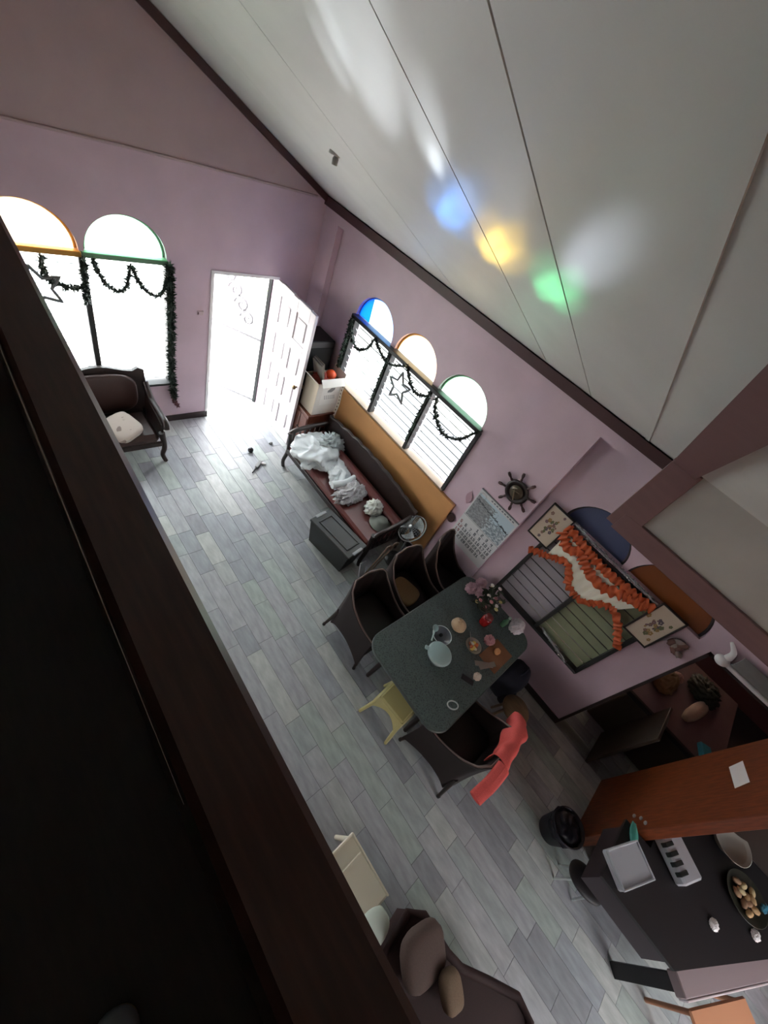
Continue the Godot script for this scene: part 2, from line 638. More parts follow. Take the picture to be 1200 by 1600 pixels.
func _ready() -> void:
	rng.seed = 11
	# ------------------------------------------------------------ camera, sky, exposure
	var cam := Camera3D.new()
	cam.name = "camera"
	cam.fov = 104.38
	cam.near = 0.05
	cam.far = 200.0
	cam.transform = Transform3D(Basis(Vector3(0.7196851, 0.3467423, 0.6015173), Vector3(0.2856003, 0.6418246, -0.7116837), Vector3(-0.6328394, 0.6839817, 0.3628819)), Vector3(-3.6738, 4.0618, 4.7818))
	add_child(cam)
	var we := WorldEnvironment.new()
	we.name = "world_environment"
	var env := Environment.new()
	env.background_mode = Environment.BG_SKY
	var sm := ProceduralSkyMaterial.new()
	sm.sky_top_color = Color(0.97, 0.985, 1.0)
	sm.sky_horizon_color = Color(1.0, 0.995, 0.98)
	sm.ground_horizon_color = Color(0.8, 0.8, 0.78)
	sm.ground_bottom_color = Color(0.55, 0.54, 0.52)
	sm.sky_energy_multiplier = 1.0
	var sky := Sky.new()
	sky.sky_material = sm
	env.sky = sky
	env.background_energy_multiplier = 11.0
	env.tonemap_mode = Environment.TONE_MAPPER_LINEAR
	env.tonemap_exposure = 1.8
	env.sdfgi_enabled = true
	env.ssao_enabled = true
	env.ssil_enabled = true
	we.environment = env
	add_child(we)
	# added spotlights just inside the panes, standing in for reflected light on the ceiling
	var beams := [
		[Vector3(-0.08, 1.9, 1.9), Vector3(-2.30, 4.02, 3.42), rgb(235, 245, 255), 2.0, 8.0, 1.0],
		[Vector3(-0.08, 1.9, 1.9), Vector3(-2.16, 3.96, 3.36), rgb(235, 245, 255), 0.9, 9.0, 1.0],
		[Vector3(-0.08, 1.9, 1.5), Vector3(-2.62, 4.16, 3.30), rgb(235, 245, 255), 3.4, 13.0, 1.0],
		[Vector3(-0.08, 1.9, 1.5), Vector3(-2.42, 4.08, 2.95), rgb(235, 245, 255), 1.2, 8.0, 1.0],
		[Vector3(-0.08, 1.9, 1.5), Vector3(-2.52, 4.12, 3.10), rgb(235, 245, 255), 1.0, 8.0, 1.0],
		[Vector3(-0.08, 1.9, 2.2), Vector3(-2.02, 3.89, 3.45), rgb(225, 235, 255), 1.6, 1.2, 1.0],
		[Vector3(-0.08, 1.9, 2.4), Vector3(-2.20, 3.97, 3.76), rgb(225, 232, 255), 2.0, 1.0, 1.0],
		[Vector3(-0.08, 1.9, 2.8), Vector3(-2.12, 3.94, 4.14), rgb(225, 232, 255), 2.6, 0.9, 1.0],
	]
	for e: Array in [[1.29, Vector3(-1.80, 3.79, 3.26), rgb(80, 160, 255), 0.55], [2.08, Vector3(-1.74, 3.77, 3.54), rgb(255, 214, 90), 0.75], [2.885, Vector3(-1.70, 3.75, 3.88), rgb(90, 235, 150), 0.5]]:
		for q: Vector2 in [Vector2(-1, -1), Vector2(1, -1), Vector2(-1, 1), Vector2(1, 1)]:
			beams.append([Vector3(-0.06, 2.25, e[0]), e[1] + Vector3(-0.911, 0.412, 0) * q.x * 0.07 + Vector3(0, 0, q.y * 0.065), e[2], 2.0, e[3], 0.7])
	for b: Array in beams:
		var l := SpotLight3D.new()
		l.name = "added_patch_spot"
		l.light_color = b[2]
		l.light_energy = b[4]
		l.spot_angle = b[3]
		l.spot_angle_attenuation = b[5]
		l.spot_range = 12.0
		l.spot_attenuation = 2.0
		l.light_size = 0.015
		l.shadow_enabled = true
		l.look_at_from_position(b[0], b[1], Vector3(0, 1, 0.1))
		add_child(l, true)

	# ------------------------------------------------------------ textures and materials
	grain = noise_tex(0.02, 4, 0.72, 1.0, FastNoiseLite.TYPE_SIMPLEX_SMOOTH, FastNoiseLite.FRACTAL_FBM, 3)
	mottle = noise_tex(0.008, 4, 0.94, 1.0, FastNoiseLite.TYPE_SIMPLEX_SMOOTH, FastNoiseLite.FRACTAL_FBM, 8)
	plank_tex = noise_tex(0.02, 4, 0.84, 1.0, FastNoiseLite.TYPE_SIMPLEX_SMOOTH, FastNoiseLite.FRACTAL_FBM, 33)
	marble = noise_tex(0.03, 4, 0.5, 1.0, FastNoiseLite.TYPE_SIMPLEX_SMOOTH, FastNoiseLite.FRACTAL_RIDGED, 14)
	rough_bump = noise_tex(0.05, 3, 0.8, 1.0, FastNoiseLite.TYPE_SIMPLEX_SMOOTH, FastNoiseLite.FRACTAL_FBM, 21)
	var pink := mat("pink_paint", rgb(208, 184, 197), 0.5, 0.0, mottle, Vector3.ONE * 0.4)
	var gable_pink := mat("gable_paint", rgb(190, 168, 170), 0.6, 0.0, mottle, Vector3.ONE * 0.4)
	var ceil_m := mat("ceiling_paint", rgb(206, 205, 200), 0.5, 0.0, mottle, Vector3.ONE * 0.35)
	var dark_trim := mat("dark_red_brown_paint", rgb(66, 36, 38), 0.5)
	var dark_wood := mat("dark_wood", rgb(62, 34, 26), 0.42, 0.0, grain, Vector3(5, 5, 0.6), 0.03)
	var rail_wood := mat("rail_wood", rgb(70, 42, 34), 0.33, 0.0, grain, Vector3(5, 5, 0.5), 0.02)
	var black := mat("black", rgb(20, 20, 22), 0.5)
	var white := mat("white_paint", rgb(232, 230, 232), 0.4)
	var tan_ply := mat("tan_plywood", rgb(196, 144, 92), 0.45, 0.0, mottle, Vector3(2, 1, 0.4), 0.0)
	var frame_dark := mat("window_frame_dark", rgb(36, 38, 38), 0.5)
	var outside := mat("concrete", rgb(205, 202, 196), 0.9)
	var slat_glass := mat("louvre_glass", rgb(182, 190, 192), 0.3)
	frost(slat_glass, rgb(240, 246, 248), 0.6)
	var slat_edge := mat("glass_edge", rgb(40, 50, 48), 0.3)
	var fir := mat("green_tinsel", rgb(34, 52, 40), 0.5)
	var silver := mat("silver_tinsel", rgb(196, 198, 202), 0.25, 0.7)

	# ------------------------------------------------------------ the room shell
	plank_floor()
	var st := sb()
	# front wall with the door and three arched bays
	var fb := [-2.65, -3.42, -4.19]   # start of each bay, 0.74 wide
	rect(st, -7.1, -2.65 - 1.56, 0, 2.11, -0.15, 0)
	rect(st, -4.21, -1.91, 0, 0.60, -0.15, 0)
	rect(st, -1.91, -1.41, 0, 2.11, -0.15, 0)
	rect(st, -1.41, -0.56, 2.05, 2.11, -0.15, 0)
	rect(st, -0.56, 0.15, 0, 2.11, -0.15, 0)
	var poly := PackedVector2Array([Vector2(-7.1, 2.11)])
	for i: int in [2, 1, 0]:
		poly.append_array(arch_pts(fb[i] + 0.37, 2.11, 0.365))
	poly.append_array(PackedVector2Array([Vector2(0.15, 2.11), Vector2(0.15, 2.98), Vector2(-7.1, 2.98)]))
	prism(st, poly, -0.15, 0)
	var o := put("wall_front", st, pink)
	o.set_meta("kind", "structure")
	st = sb()
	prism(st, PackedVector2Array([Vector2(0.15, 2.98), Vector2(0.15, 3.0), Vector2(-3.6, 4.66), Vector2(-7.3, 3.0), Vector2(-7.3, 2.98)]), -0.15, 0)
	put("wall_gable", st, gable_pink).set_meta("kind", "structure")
	# side wall: recessed bays between pillars under a flush beam
	st = sb()
	rect(st, 0, 6.03, 0, 0.78, 0, 0.15, XR)
	rect(st, 0, 4.50, 0.78, 1.16, 0, 0.15, XR)
	rect(st, 0, 0.93, 1.16, 2.10, 0, 0.15, XR)
	rect(st, 3.25, 4.20, 1.16, 2.10, 0, 0.15, XR)
	rect(st, 4.20, 4.50, 1.16, 2.03, 0, 0.15, XR)
	rect(st, 5.68, 6.03, 0.78, 2.03, 0, 0.15, XR)
	rect(st, 4.50, 5.68, 1.95, 2.03, 0, 0.15, XR)
	poly = PackedVector2Array([Vector2(0, 2.10)])
	for c: float in [1.29, 2.08, 2.885]:
		poly.append_array(arch_pts(c, 2.10, 0.355))
	poly.append_array(PackedVector2Array([Vector2(4.2, 2.10), Vector2(4.2, 3.0), Vector2(0, 3.0)]))
	prism(st, poly, 0, 0.15, XR)
	poly = PackedVector2Array([Vector2(4.2, 2.03)])
	for c: Array in [[4.79, 0.33], [5.545, 0.37]]:
		poly.append_array(arch_pts(c[0], 2.03, c[1]))
	poly.append_array(PackedVector2Array([Vector2(6.03, 2.03), Vector2(6.03, 3.0), Vector2(4.2, 3.0)]))
	prism(st, poly, 0, 0.15, XR)
	rect(st, 6.03, 7.3, 2.02, 3.0, 0, 0.15, XR)
	rect(st, 7.3, 9.7, 0, 3.0, 0, 0.15, XR)
	put("wall_side", st, pink).set_meta("kind", "structure")
	st = sb()
	rect(st, 0, 0.30, 0, 2.82, -0.09, 0.0, XR)
	rect(st, 3.68, 4.22, 0, 2.82, -0.09, 0.0, XR)
	rect(st, 0, 6.03, 2.82, 3.02, -0.09, 0.0, XR)
	put("column_side", st, pink).set_meta("kind", "structure")
	st = sb()
	rect(st, -7.1, 0.15, 0, 1.0, 9.6, 9.75)
	rect(st, -7.1, -3.3, 1.0, 2.2, 9.6, 9.75)
	rect(st, -0.9, 0.15, 1.0, 2.2, 9.6, 9.75)
	rect(st, -7.1, 0.15, 2.2, 2.7, 9.6, 9.75)
	prism(st, PackedVector2Array([Vector2(0.15, 2.7), Vector2(0.15, 3.0), Vector2(-1.7, 3.8), Vector2(-1.7, 2.7)]), 9.6, 9.75)
	prism(st, PackedVector2Array([Vector2(-7.3, 2.7), Vector2(-3.2, 2.7), Vector2(-3.2, 4.5), Vector2(-3.6, 4.66), Vector2(-7.3, 3.0)]), 9.6, 9.75)
	prism(st, PackedVector2Array([Vector2(-1.7, 3.5), Vector2(-1.7, 3.8), Vector2(-3.2, 4.5), Vector2(-3.2, 3.5)]), 9.6, 9.75)
	put("wall_back", st, pink).set_meta("kind", "structure")
	st = sb()
	rect(st, -0.15, 9.75, 0, 0.9, -7.25, -7.1, XR)
	rect(st, -0.15, 0.8, 0.9, 2.1, -7.25, -7.1, XR)
	rect(st, 3.2, 9.75, 0.9, 2.1, -7.25, -7.1, XR)
	rect(st, -0.15, 9.75, 2.1, 3.2, -7.25, -7.1, XR)
	put("wall_far_side", st, pink).set_meta("kind", "structure")
	# ceiling boards on the slope, the roof above them
	var cl := structure("ceiling")
	var seams := [0.0, 1.15, 2.30, 3.46, 3.94, 4.50, 5.6, 6.8, 8.0, 9.6]
	for i in seams.size() - 1:
		for sd: float in [0.0, 1.0]:
			st = sb()
			var g := 0.0012 if i < 2 else 0.004
			var p := PackedVector2Array([Vector2(0.0, 2.98), Vector2(-3.598, 4.606), Vector2(-3.598, 4.626), Vector2(0.0, 3.0)])
			if sd > 0.5:
				p = PackedVector2Array([Vector2(-7.2, 2.98), Vector2(-3.602, 4.606), Vector2(-3.602, 4.626), Vector2(-7.2, 3.0)])
			prism(st, p, seams[i] + g, seams[i + 1] - g)
			put("ceiling_panel", st, ceil_m, cl)
	st = sb()
	prism(st, PackedVector2Array([Vector2(0.6, 2.76), Vector2(-3.6, 4.64), Vector2(-7.8, 2.76), Vector2(-7.8, 2.9), Vector2(-3.6, 4.8), Vector2(0.6, 2.9)]), -0.4, 9.9)
	put("roof", st, mat("roof_metal", rgb(90, 60, 55), 0.6)).set_meta("kind", "structure")
	st = sb()
	prism(st, PackedVector2Array([Vector2(-0.1, 3.018), Vector2(-3.59, 4.594), Vector2(-3.59, 4.602), Vector2(-0.1, 3.026)]), 4.48, 4.515)
	put("trim_4", st, ceil_m).set_meta("kind", "structure")
	# dark moulding along the eave and up the gable; the thin one across the gable foot
	st = sb()
	rect(st, 0.0, 4.74, 2.93, 3.02, -0.125, -0.088, XR)
	put("trim_1", st, dark_trim).set_meta("kind", "structure")
	st = sb()
	prism(st, PackedVector2Array([Vector2(-0.08, 2.94), Vector2(-3.6, 4.53), Vector2(-3.6, 4.60), Vector2(-0.08, 3.01)]), 0.0, 0.035)
	put("trim_2", st, dark_trim).set_meta("kind", "structure")
	st = sb()
	var sag := []
	for i in 15:
		var x := -7.0 + 6.76 * i / 14.0
		sag.append(Vector3(x, 2.985 - 0.02 * clampf((-2.0 - x), 0, 3), 0.004))
	tube(st, sag, 0.012, 0.012, 6)
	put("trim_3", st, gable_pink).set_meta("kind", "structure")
	var base_m := mat("baseboard_paint", rgb(44, 32, 32), 0.5)
	st = sb()
	rect(st, -7.0, -1.41, 0, 0.09, 0, 0.014)
	rect(st, -0.56, 0, 0, 0.09, 0, 0.014)
	put("baseboard_front", st, base_m).set_meta("kind", "structure")
	st = sb()
	rect(st, 4.22, 6.03, 0, 0.09, -0.014, 0, XR)
	rect(st, 3.67, 4.23, 0, 0.09, -0.104, -0.09, XR)
	rect(st, 0.3, 3.67, 0, 0.09, -0.014, 0, XR)
	put("baseboard_side", st, base_m).set_meta("kind", "structure")
	st = sb()
	rect(st, 0.78, 2.03, 0, 0.012, 0, 0.15)
	rect(st, 0, 2.02, 6.03, 6.055, -0.012, 0.16, Transform3D(Vector3(0, 1, 0), Vector3(0, 0, 1), Vector3(1, 0, 0), Vector3.ZERO))
	rect(st, 6.03, 7.3, 1.99, 2.02, -0.012, 0.16, XR)
	put("trim_5", st, base_m).set_meta("kind", "structure")
	# board under the louvred windows
	st = sb()
	box(st, Vector3(-0.03, 0.66, 2.27), Vector3(0.05, 0.98, 2.48), 0.004)
	put("trim_6", st, tan_ply).set_meta("kind", "structure")

	# ------------------------------------------------------------ windows
	var win := structure("window_1")
	var tints := [rgb(190, 222, 255), rgb(255, 240, 212), rgb(215, 250, 230)]
	var rims := [rgb(60, 110, 190), rgb(190, 140, 60), rgb(110, 150, 120)]
	for i in 3:
		var gm := mat("arch_glass_%d" % i, tints[i], 0.25)
		frost(gm, tints[i], 0.9)
		var fm := mat("arch_rim_%d" % i, rims[i], 0.4)
		window_arch_pane(win, [1.29, 2.08, 2.885][i], 2.10, 0.355, 0.05, XR, gm, fm)
		if i == 0:
			# blue lunette washing out in glare, imitated by an added deeper piece towards the corner
			var deep := PackedVector2Array()
			for q in arch_pts(1.29, 2.10, 0.343, 30):
				if q.x < 1.15:
					deep.append(q)
			deep.append(Vector2(1.15, 2.10))
			st = sb()
			prism(st, deep, 0.036, 0.044, XR)
			var deep_m := mat("unglared_blue", rgb(26, 72, 164), 0.25)
			frost(deep_m, rgb(84, 160, 232), 0.9)
			put("unglared_piece", st, deep_m, win)
		var a0: float = 0.93 + 0.773 * i
		jalousie(win, a0 + 0.045, a0 + 0.73, 1.19, 2.03, 0.06, 9, XR, slat_glass, slat_edge, 0.75, 1.0)
	for i in 4:
		st = sb()
		var z: float = 0.955 + 0.766 * i
		box(st, Vector3(0.02, 1.61, z), Vector3(0.1, 0.9, 0.05), 0.006)
		put("mullion", st, frame_dark, win)
	st = sb()
	box(st, Vector3(0.0, 2.07, 2.09), Vector3(0.11, 0.05, 2.36), 0.006)
	put("head_rail", st, frame_dark, win)
	st = sb()
	box(st, Vector3(0.03, 1.165, 2.09), Vector3(0.14, 0.022, 2.34), 0.004)
	put("window_sill", st, mat("sill", rgb(150, 130, 110), 0.5), win)
	win = structure("window_2")
	for i in 3:
		var j: int = [2, 1, 0][i]   # green next to the door, then yellow, then blue
		window_arch_pane(win, fb[i] + 0.37, 2.11, 0.365, -0.06, Transform3D(), mats["arch_glass_%d" % j], mats["arch_rim_%d" % j])
		jalousie(win, fb[i] + 0.03, fb[i] + 0.71, 0.64, 2.04, -0.06, 14, Transform3D(), slat_glass, slat_edge, 0.75, -1.0)
		st = sb()
		box(st, Vector3(fb[i] + 0.37, 2.08, -0.05), Vector3(0.76, 0.05, 0.13), 0.006)
		put("head_rail", st, mats["arch_rim_%d" % j], win)
	for i in 4:
		st = sb()
		box(st, Vector3(-1.9 - 0.77 * i, 1.34, -0.05), Vector3(0.055, 1.46, 0.12), 0.006)
		put("mullion", st, frame_dark, win)
	st = sb()
	box(st, Vector3(-3.05, 0.61, -0.05), Vector3(2.32, 0.03, 0.16), 0.004)
	put("window_sill", st, frame_dark, win)
	# the closed window onto the next room
	win = structure("window_3")
	var blue_pane := mat("arch_glass_blue_grey", rgb(74, 82, 112), 0.25)
	var amber_pane := mat("arch_glass_amber", rgb(128, 72, 34), 0.4)
	window_arch_pane(win, 4.79, 2.03, 0.33, 0.05, XR, blue_pane, mat("rim_dark", rgb(50, 46, 50), 0.5))
	window_arch_pane(win, 5.545, 2.03, 0.37, 0.05, XR, amber_pane, mats.rim_dark)
	var slat_a := mat("grey_frosted_slat", rgb(156, 151, 158), 0.3, 0.0, mottle, Vector3.ONE)
	var slat_b := mat("green_frosted_slat", rgb(138, 146, 120), 0.3, 0.0, mottle, Vector3.ONE)
	for bay in 2:
		for i in 10:
			st = sb()
			var y := 0.86 + 0.115 * i
			box(st, Vector3(0.02, y, 4.80 + 0.59 * bay), Vector3(0.006, 0.112, 0.545), 0.002, Basis(Vector3(0, 0, 1), 0.10))
			put("glass_slat", st, slat_b if bay == 1 else slat_a, win)
	for z: float in [4.505, 5.095, 5.68]:
		st = sb()
		box(st, Vector3(0.03, 1.37, z), Vector3(0.13, 1.2, 0.035), 0.004)
		put("mullion", st, frame_dark, win)
	for y: float in [0.785, 1.97]:
		st = sb()
		box(st, Vector3(0.03, y, 5.09), Vector3(0.15, 0.035, 1.2), 0.004)
		put("window_sill" if y < 1.0 else "head_rail", st, frame_dark, win)

	# unseen louvred windows in back and far side walls, added as daylight fill
	win = structure("added_window_4")
	var warm_glass := mat("amber_fill_glass", rgb(200, 124, 54), 0.3)
	var arch_white := mat("white_fill_glass", rgb(158, 146, 128), 0.3)
	frost(arch_white, rgb(255, 246, 232), 0.42)
	frost(warm_glass, rgb(255, 222, 178), 0.22)
	for k in 3:
		jalousie(win, -3.28 + 0.8 * k, -2.52 + 0.8 * k, 1.03, 2.17, 9.68, 10, Transform3D(), warm_glass, slat_edge, 0.75, -1.0)
	for k in 3:
		jalousie(win, 0.82 + 0.8 * k, 1.58 + 0.8 * k, 0.93, 2.07, -7.17, 10, XR, arch_white, slat_edge, 0.75, 1.0)
	for k in 2:
		jalousie(win, -3.18 + 0.75 * k, -2.47 + 0.75 * k, 2.73, 3.47, 9.68, 7, Transform3D(), warm_glass, slat_edge, 0.75, -1.0)

	# ------------------------------------------------------------ door, gate and the yard outside
	var door := structure("door_1")
	door.position = Vector3(-0.56, 0.0, 0.0)
	var door_m := mat("door_paint", rgb(206, 200, 204), 0.45)
	for z: float in [0.075, 0.46, 0.845]:
		st = sb()
		box(st, Vector3(0, 1.02, z), Vector3(0.04, 2.02, 0.11), 0.003)
		put("stile", st, door_m, door)
	var rails := [0.09, 0.575, 1.02, 1.465, 1.96]
	for y: float in rails:
		for z: float in [0.2675, 0.6525]:
			st = sb()
			box(st, Vector3(0, y, z), Vector3(0.04, 0.14 if y > 0.2 and y < 1.9 else 0.16, 0.275), 0.003)
			put("rail", st, door_m, door)
	for r in 4:
		for c in 2:
			var y: float = (rails[r] + rails[r + 1]) * 0.5
			var z: float = 0.2675 + 0.385 * c
			st = sb()
			box(st, Vector3(0, y, z), Vector3(0.008, 0.37, 0.28), 0.0)
			var pn := put("panel", st, door_m, door)
			st = sb()
			box(st, Vector3(0, y, z), Vector3(0.034, 0.25, 0.20), 0.009)
			put("raised_field", st, door_m, pn)
	st = sb()
	for s: float in [-1, 1]:
		lathe(st, [Vector2(0, 0), Vector2(0.012, 0), Vector2(0.012, 0.03), Vector2(0.028, 0.04), Vector2(0.03, 0.055), Vector2(0.02, 0.07), Vector2(0, 0.072)], 16, Transform3D(Basis(Vector3(0, 0, 1), -s * PI / 2), Vector3(s * 0.012, 1.0, 0.84)))
	put("door_handle", st, mat("brass", rgb(120, 100, 70), 0.3, 0.9), door)
	st = sb()
	rect(st, -0.88, -0.845, 0, 2.05, -0.15, 0.008)
	rect(st, -0.88, 0.0, 2.02, 2.055, -0.15, 0.008)
	put("door_frame", st, white, door)
	var gate := thing("screen_gate", "white metal screen gate with dark hinge stile standing open outside the doorway", "gate", Vector3(-0.56, 0.0, -0.14), 0.0)
	gate.rotation.y = PI + deg_to_rad(38.0)
	var gm2 := mat("gate_white", rgb(225, 225, 225), 0.5)
	st = sb()
	box(st, Vector3(0, 1.03, 0.02), Vector3(0.045, 2.0, 0.05), 0.004)
	put("stile", st, frame_dark, gate)
	st = sb()
	box(st, Vector3(0, 1.03, 0.84), Vector3(0.03, 2.0, 0.04), 0.004)
	put("stile", st, gm2, gate)
	for y: float in [0.06, 1.08, 2.0]:
		st = sb()
		box(st, Vector3(0, y, 0.43), Vector3(0.03, 0.035, 0.8), 0.004)
		put("cross_rail", st, mat("gate_grey", rgb(110, 110, 112), 0.5), gate)
	for k in 9:
		st = sb()
		tube(st, [Vector3(0, 0.07, 0.1 + k * 0.085), Vector3(0, 1.99, 0.1 + k * 0.085)], 0.007, 0.007, 6)
		put("bar", st, gm2, gate)
	st = sb()
	for k in 4:
		var pts := []
		for i in 22:
			var a := i * 0.42
			pts.append(Vector3(-0.01, 1.30 + 0.16 * k + 0.11 * (1.0 - i / 24.0) * sin(a), 0.28 + 0.1 * k + 0.11 * (1.0 - i / 24.0) * cos(a)))
		tube(st, pts, 0.018, 0.014, 6)
	put("scrollwork", st, mats.gate_grey, gate)
	st = sb()
	box(st, Vector3(-2, -0.09, -6.2), Vector3(30, 0.06, 12), 0.0)
	box(st, Vector3(-3, -0.09, 15.8), Vector3(12, 0.06, 12), 0.0)
	box(st, Vector3(-11.3, -0.09, 4), Vector3(8.0, 0.06, 12), 0.0)
	box(st, Vector3(7.2, -0.09, 4), Vector3(8.0, 0.06, 26), 0.0)
	put("ground", st, outside).set_meta("kind", "structure")
	var shrub_m := mat("shrub_leaf", rgb(150, 164, 140), 0.7)
	shrub_m.backlight_enabled = true
	shrub_m.backlight = Color(0.6, 0.7, 0.4)
	var bush := thing("potted_shrub", "pale leafy shrub in a pale pot seen through the open doorway", "plant", Vector3(0.1, -0.06, -2.2))
	st = sb()
	lathe(st, [Vector2(0, 0), Vector2(0.16, 0), Vector2(0.22, 0.36), Vector2(0.2, 0.36), Vector2(0.19, 0.3), Vector2(0, 0.3)], 20)
	put("pot", st, mat("pale_clay", rgb(214, 208, 200), 0.8), bush)
	st = sb()
	for k in 9:
		tube(st, [Vector3(0, 0.3, 0), Vector3(rng.randf_range(-0.3, 0.3), rng.randf_range(0.7, 1.3), rng.randf_range(-0.3, 0.3))], 0.012, 0.004, 5)
	put("stem", st, mat("stem", rgb(170, 160, 150), 0.8), bush)
	st = sb()
	for k in 240:
		var d := Vector3(rng.randfn(), rng.randfn(), rng.randfn()).normalized() * 0.45
		needles(st, [Vector3(0, 1.0, 0) + d, Vector3(0, 1.01, 0) + d], 0.14, 100, 0.03)
	put("foliage", st, shrub_m, bush)

	# ------------------------------------------------------------ upper storey: partition, loft, rail
	var beam_m := mat("purple_brown_wood", rgb(118, 88, 88), 0.5, 0.0, mottle, Vector3(4, 4, 0.5), 0.0)
	var panel_m := mat("grey_plywood", rgb(176, 174, 168), 0.6, 0.0, mottle, Vector3.ONE * 0.5)
	var part := structure("wall_upper_partition")
	st = sb()
	prism(st, PackedVector2Array([Vector2(-0.24, 2.42), Vector2(0.0, 2.42), Vector2(0.0, 2.99), Vector2(-0.24, 3.096)]), 4.74, 9.6)
	put("partition_panel", st, panel_m, part)
	st = sb()
	box(st, Vector3(-0.25, 2.75, 4.84), Vector3(0.045, 0.68, 0.22), 0.004)
	put("post", st, beam_m, part)
	st = sb()
	box(st, Vector3(-0.25, 2.47, 7.2), Vector3(0.05, 0.17, 4.8), 0.004)
	put("bottom_rail", st, beam_m, part)
	st = sb()
	prism(st, PackedVector2Array([Vector2(-0.1, 3.02), Vector2(-3.59, 4.598), Vector2(-3.59, 4.56), Vector2(-0.1, 2.98)]), 4.735, 4.92)
	put("rafter", st, beam_m, part)
	var loft := structure("floor_loft")
	st = sb()
	rect(st, -7.1, -3.52, 2.22, 2.45, 0.0, 9.6)
	put("loft_slab", st, mat("loft_boards", rgb(44, 30, 26), 0.5, 0.0, grain, Vector3(4, 4, 0.6), 0.02), loft)
	var rail := structure("trim_loft_parapet")
	st = sb()
	box(st, Vector3(-3.571, 2.86, 4.8), Vector3(0.10, 0.82, 9.3), 0.004, Basis(UP, -0.018))
	put("parapet_board", st, rail_wood, rail)
	st = sb()
	box(st, Vector3(-3.565, 3.275, 4.8), Vector3(0.142, 0.05, 9.4), 0.014, Basis(UP, -0.018))
	put("cap_rail", st, rail_wood, rail)
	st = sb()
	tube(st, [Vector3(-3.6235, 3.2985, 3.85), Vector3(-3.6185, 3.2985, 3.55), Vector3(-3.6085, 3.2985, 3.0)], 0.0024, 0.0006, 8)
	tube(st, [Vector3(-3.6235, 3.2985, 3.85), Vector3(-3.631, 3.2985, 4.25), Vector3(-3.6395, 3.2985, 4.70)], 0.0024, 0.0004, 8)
	put("painted_highlight", st, mat("highlight_paint", rgb(132, 118, 108), 0.4), rail)  # paler strip painting in the highlight along the inner edge of the cap
	var knob := thing("pail", "round grey lidded pail with a yellow rim on the dark loft floor", "pail", Vector3(-3.875, 2.45, 4.93))
	st = sb()
	lathe(st, [Vector2(0, 0), Vector2(0.038, 0), Vector2(0.046, 0.09), Vector2(0.0, 0.09)], 24)
	put("body", st, mat("yellow_plastic", rgb(150, 120, 50), 0.5), knob)
	st = sb()
	lathe(st, [Vector2(0.0, 0.088), Vector2(0.046, 0.088), Vector2(0.048, 0.094), Vector2(0.035, 0.103), Vector2(0.0, 0.105)], 24)
	put("lid", st, mat("grey_plastic", rgb(120, 122, 128), 0.5), knob)

	# ------------------------------------------------------------ next room seen through the doorway
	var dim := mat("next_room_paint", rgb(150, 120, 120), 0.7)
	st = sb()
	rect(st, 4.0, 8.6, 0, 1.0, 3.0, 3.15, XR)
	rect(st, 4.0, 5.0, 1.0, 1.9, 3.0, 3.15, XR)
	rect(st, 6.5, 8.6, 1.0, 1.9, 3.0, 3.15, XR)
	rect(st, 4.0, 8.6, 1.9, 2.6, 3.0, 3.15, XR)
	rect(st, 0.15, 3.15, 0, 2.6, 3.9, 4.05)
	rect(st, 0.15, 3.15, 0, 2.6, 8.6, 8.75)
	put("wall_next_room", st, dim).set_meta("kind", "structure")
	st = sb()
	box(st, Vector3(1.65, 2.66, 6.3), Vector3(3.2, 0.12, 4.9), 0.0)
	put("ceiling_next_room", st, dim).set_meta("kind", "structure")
	var nw := structure("added_window_5")  # unseen window, added to bring daylight into the next room
	for k in 2:
		jalousie(nw, 5.03 + 0.75 * k, 5.74 + 0.75 * k, 1.03, 1.87, 3.07, 9, XR, mats.amber_fill_glass, mats.glass_edge, 0.75, 1.0)

	# ------------------------------------------------------------ settee under the louvred window
	var red_leather := mat("red_brown_leather", rgb(104, 50, 46), 0.38, 0.0, rough_bump, Vector3.ONE * 3.0, 0.05)
	var carved := mat("carved_dark_wood", rgb(38, 22, 18), 0.4, 0.0, grain, Vector3(5, 5, 1), 0.03)
	var bench := thing("settee", "long dark carved wooden settee with red-brown seat under the louvred window", "settee", Vector3(-0.5, 0, 2.25))
	st = sb()
	box(st, Vector3(-0.06, 0.385, 0), Vector3(0.60, 0.10, 1.86), 0.03)
	put("seat", st, red_leather, bench)
	st = sb()
	tube(st, [Vector3(0.17, 0.50, -0.93), Vector3(0.17, 0.51, 0), Vector3(0.17, 0.50, 0.93)], 0.075, 0.075, 14)
	put("back_bolster", st, red_leather, bench)
	st = sb()
	box(st, Vector3(-0.06, 0.30, 0), Vector3(0.62, 0.08, 1.90), 0.01)
	put("seat_frame", st, carved, bench)
	poly = PackedVector2Array([Vector2(-0.98, 0.3), Vector2(0.98, 0.3)])
	for i in 57:
		var z := 0.98 - 1.96 * i / 56.0
		poly.append(Vector2(z, 0.74 + 0.10 * cos(z * 1.5) + 0.022 * absf(sin(z * 14.0)) + 0.012 * sin(z * 31.0)))
	st = sb()
	prism(st, poly, 0.26, 0.31, XR)
	put("carved_back", st, carved, bench)
	st = sb()
	var crest := []
	for i in 57:
		var z := -0.98 + 1.96 * i / 56.0
		crest.append(Vector3(0.28, 0.75 + 0.10 * cos(z * 1.5) + 0.022 * absf(sin(z * 14.0)), z))
	tube(st, crest, 0.026, 0.026, 8)
	put("carved_crest", st, carved, bench)
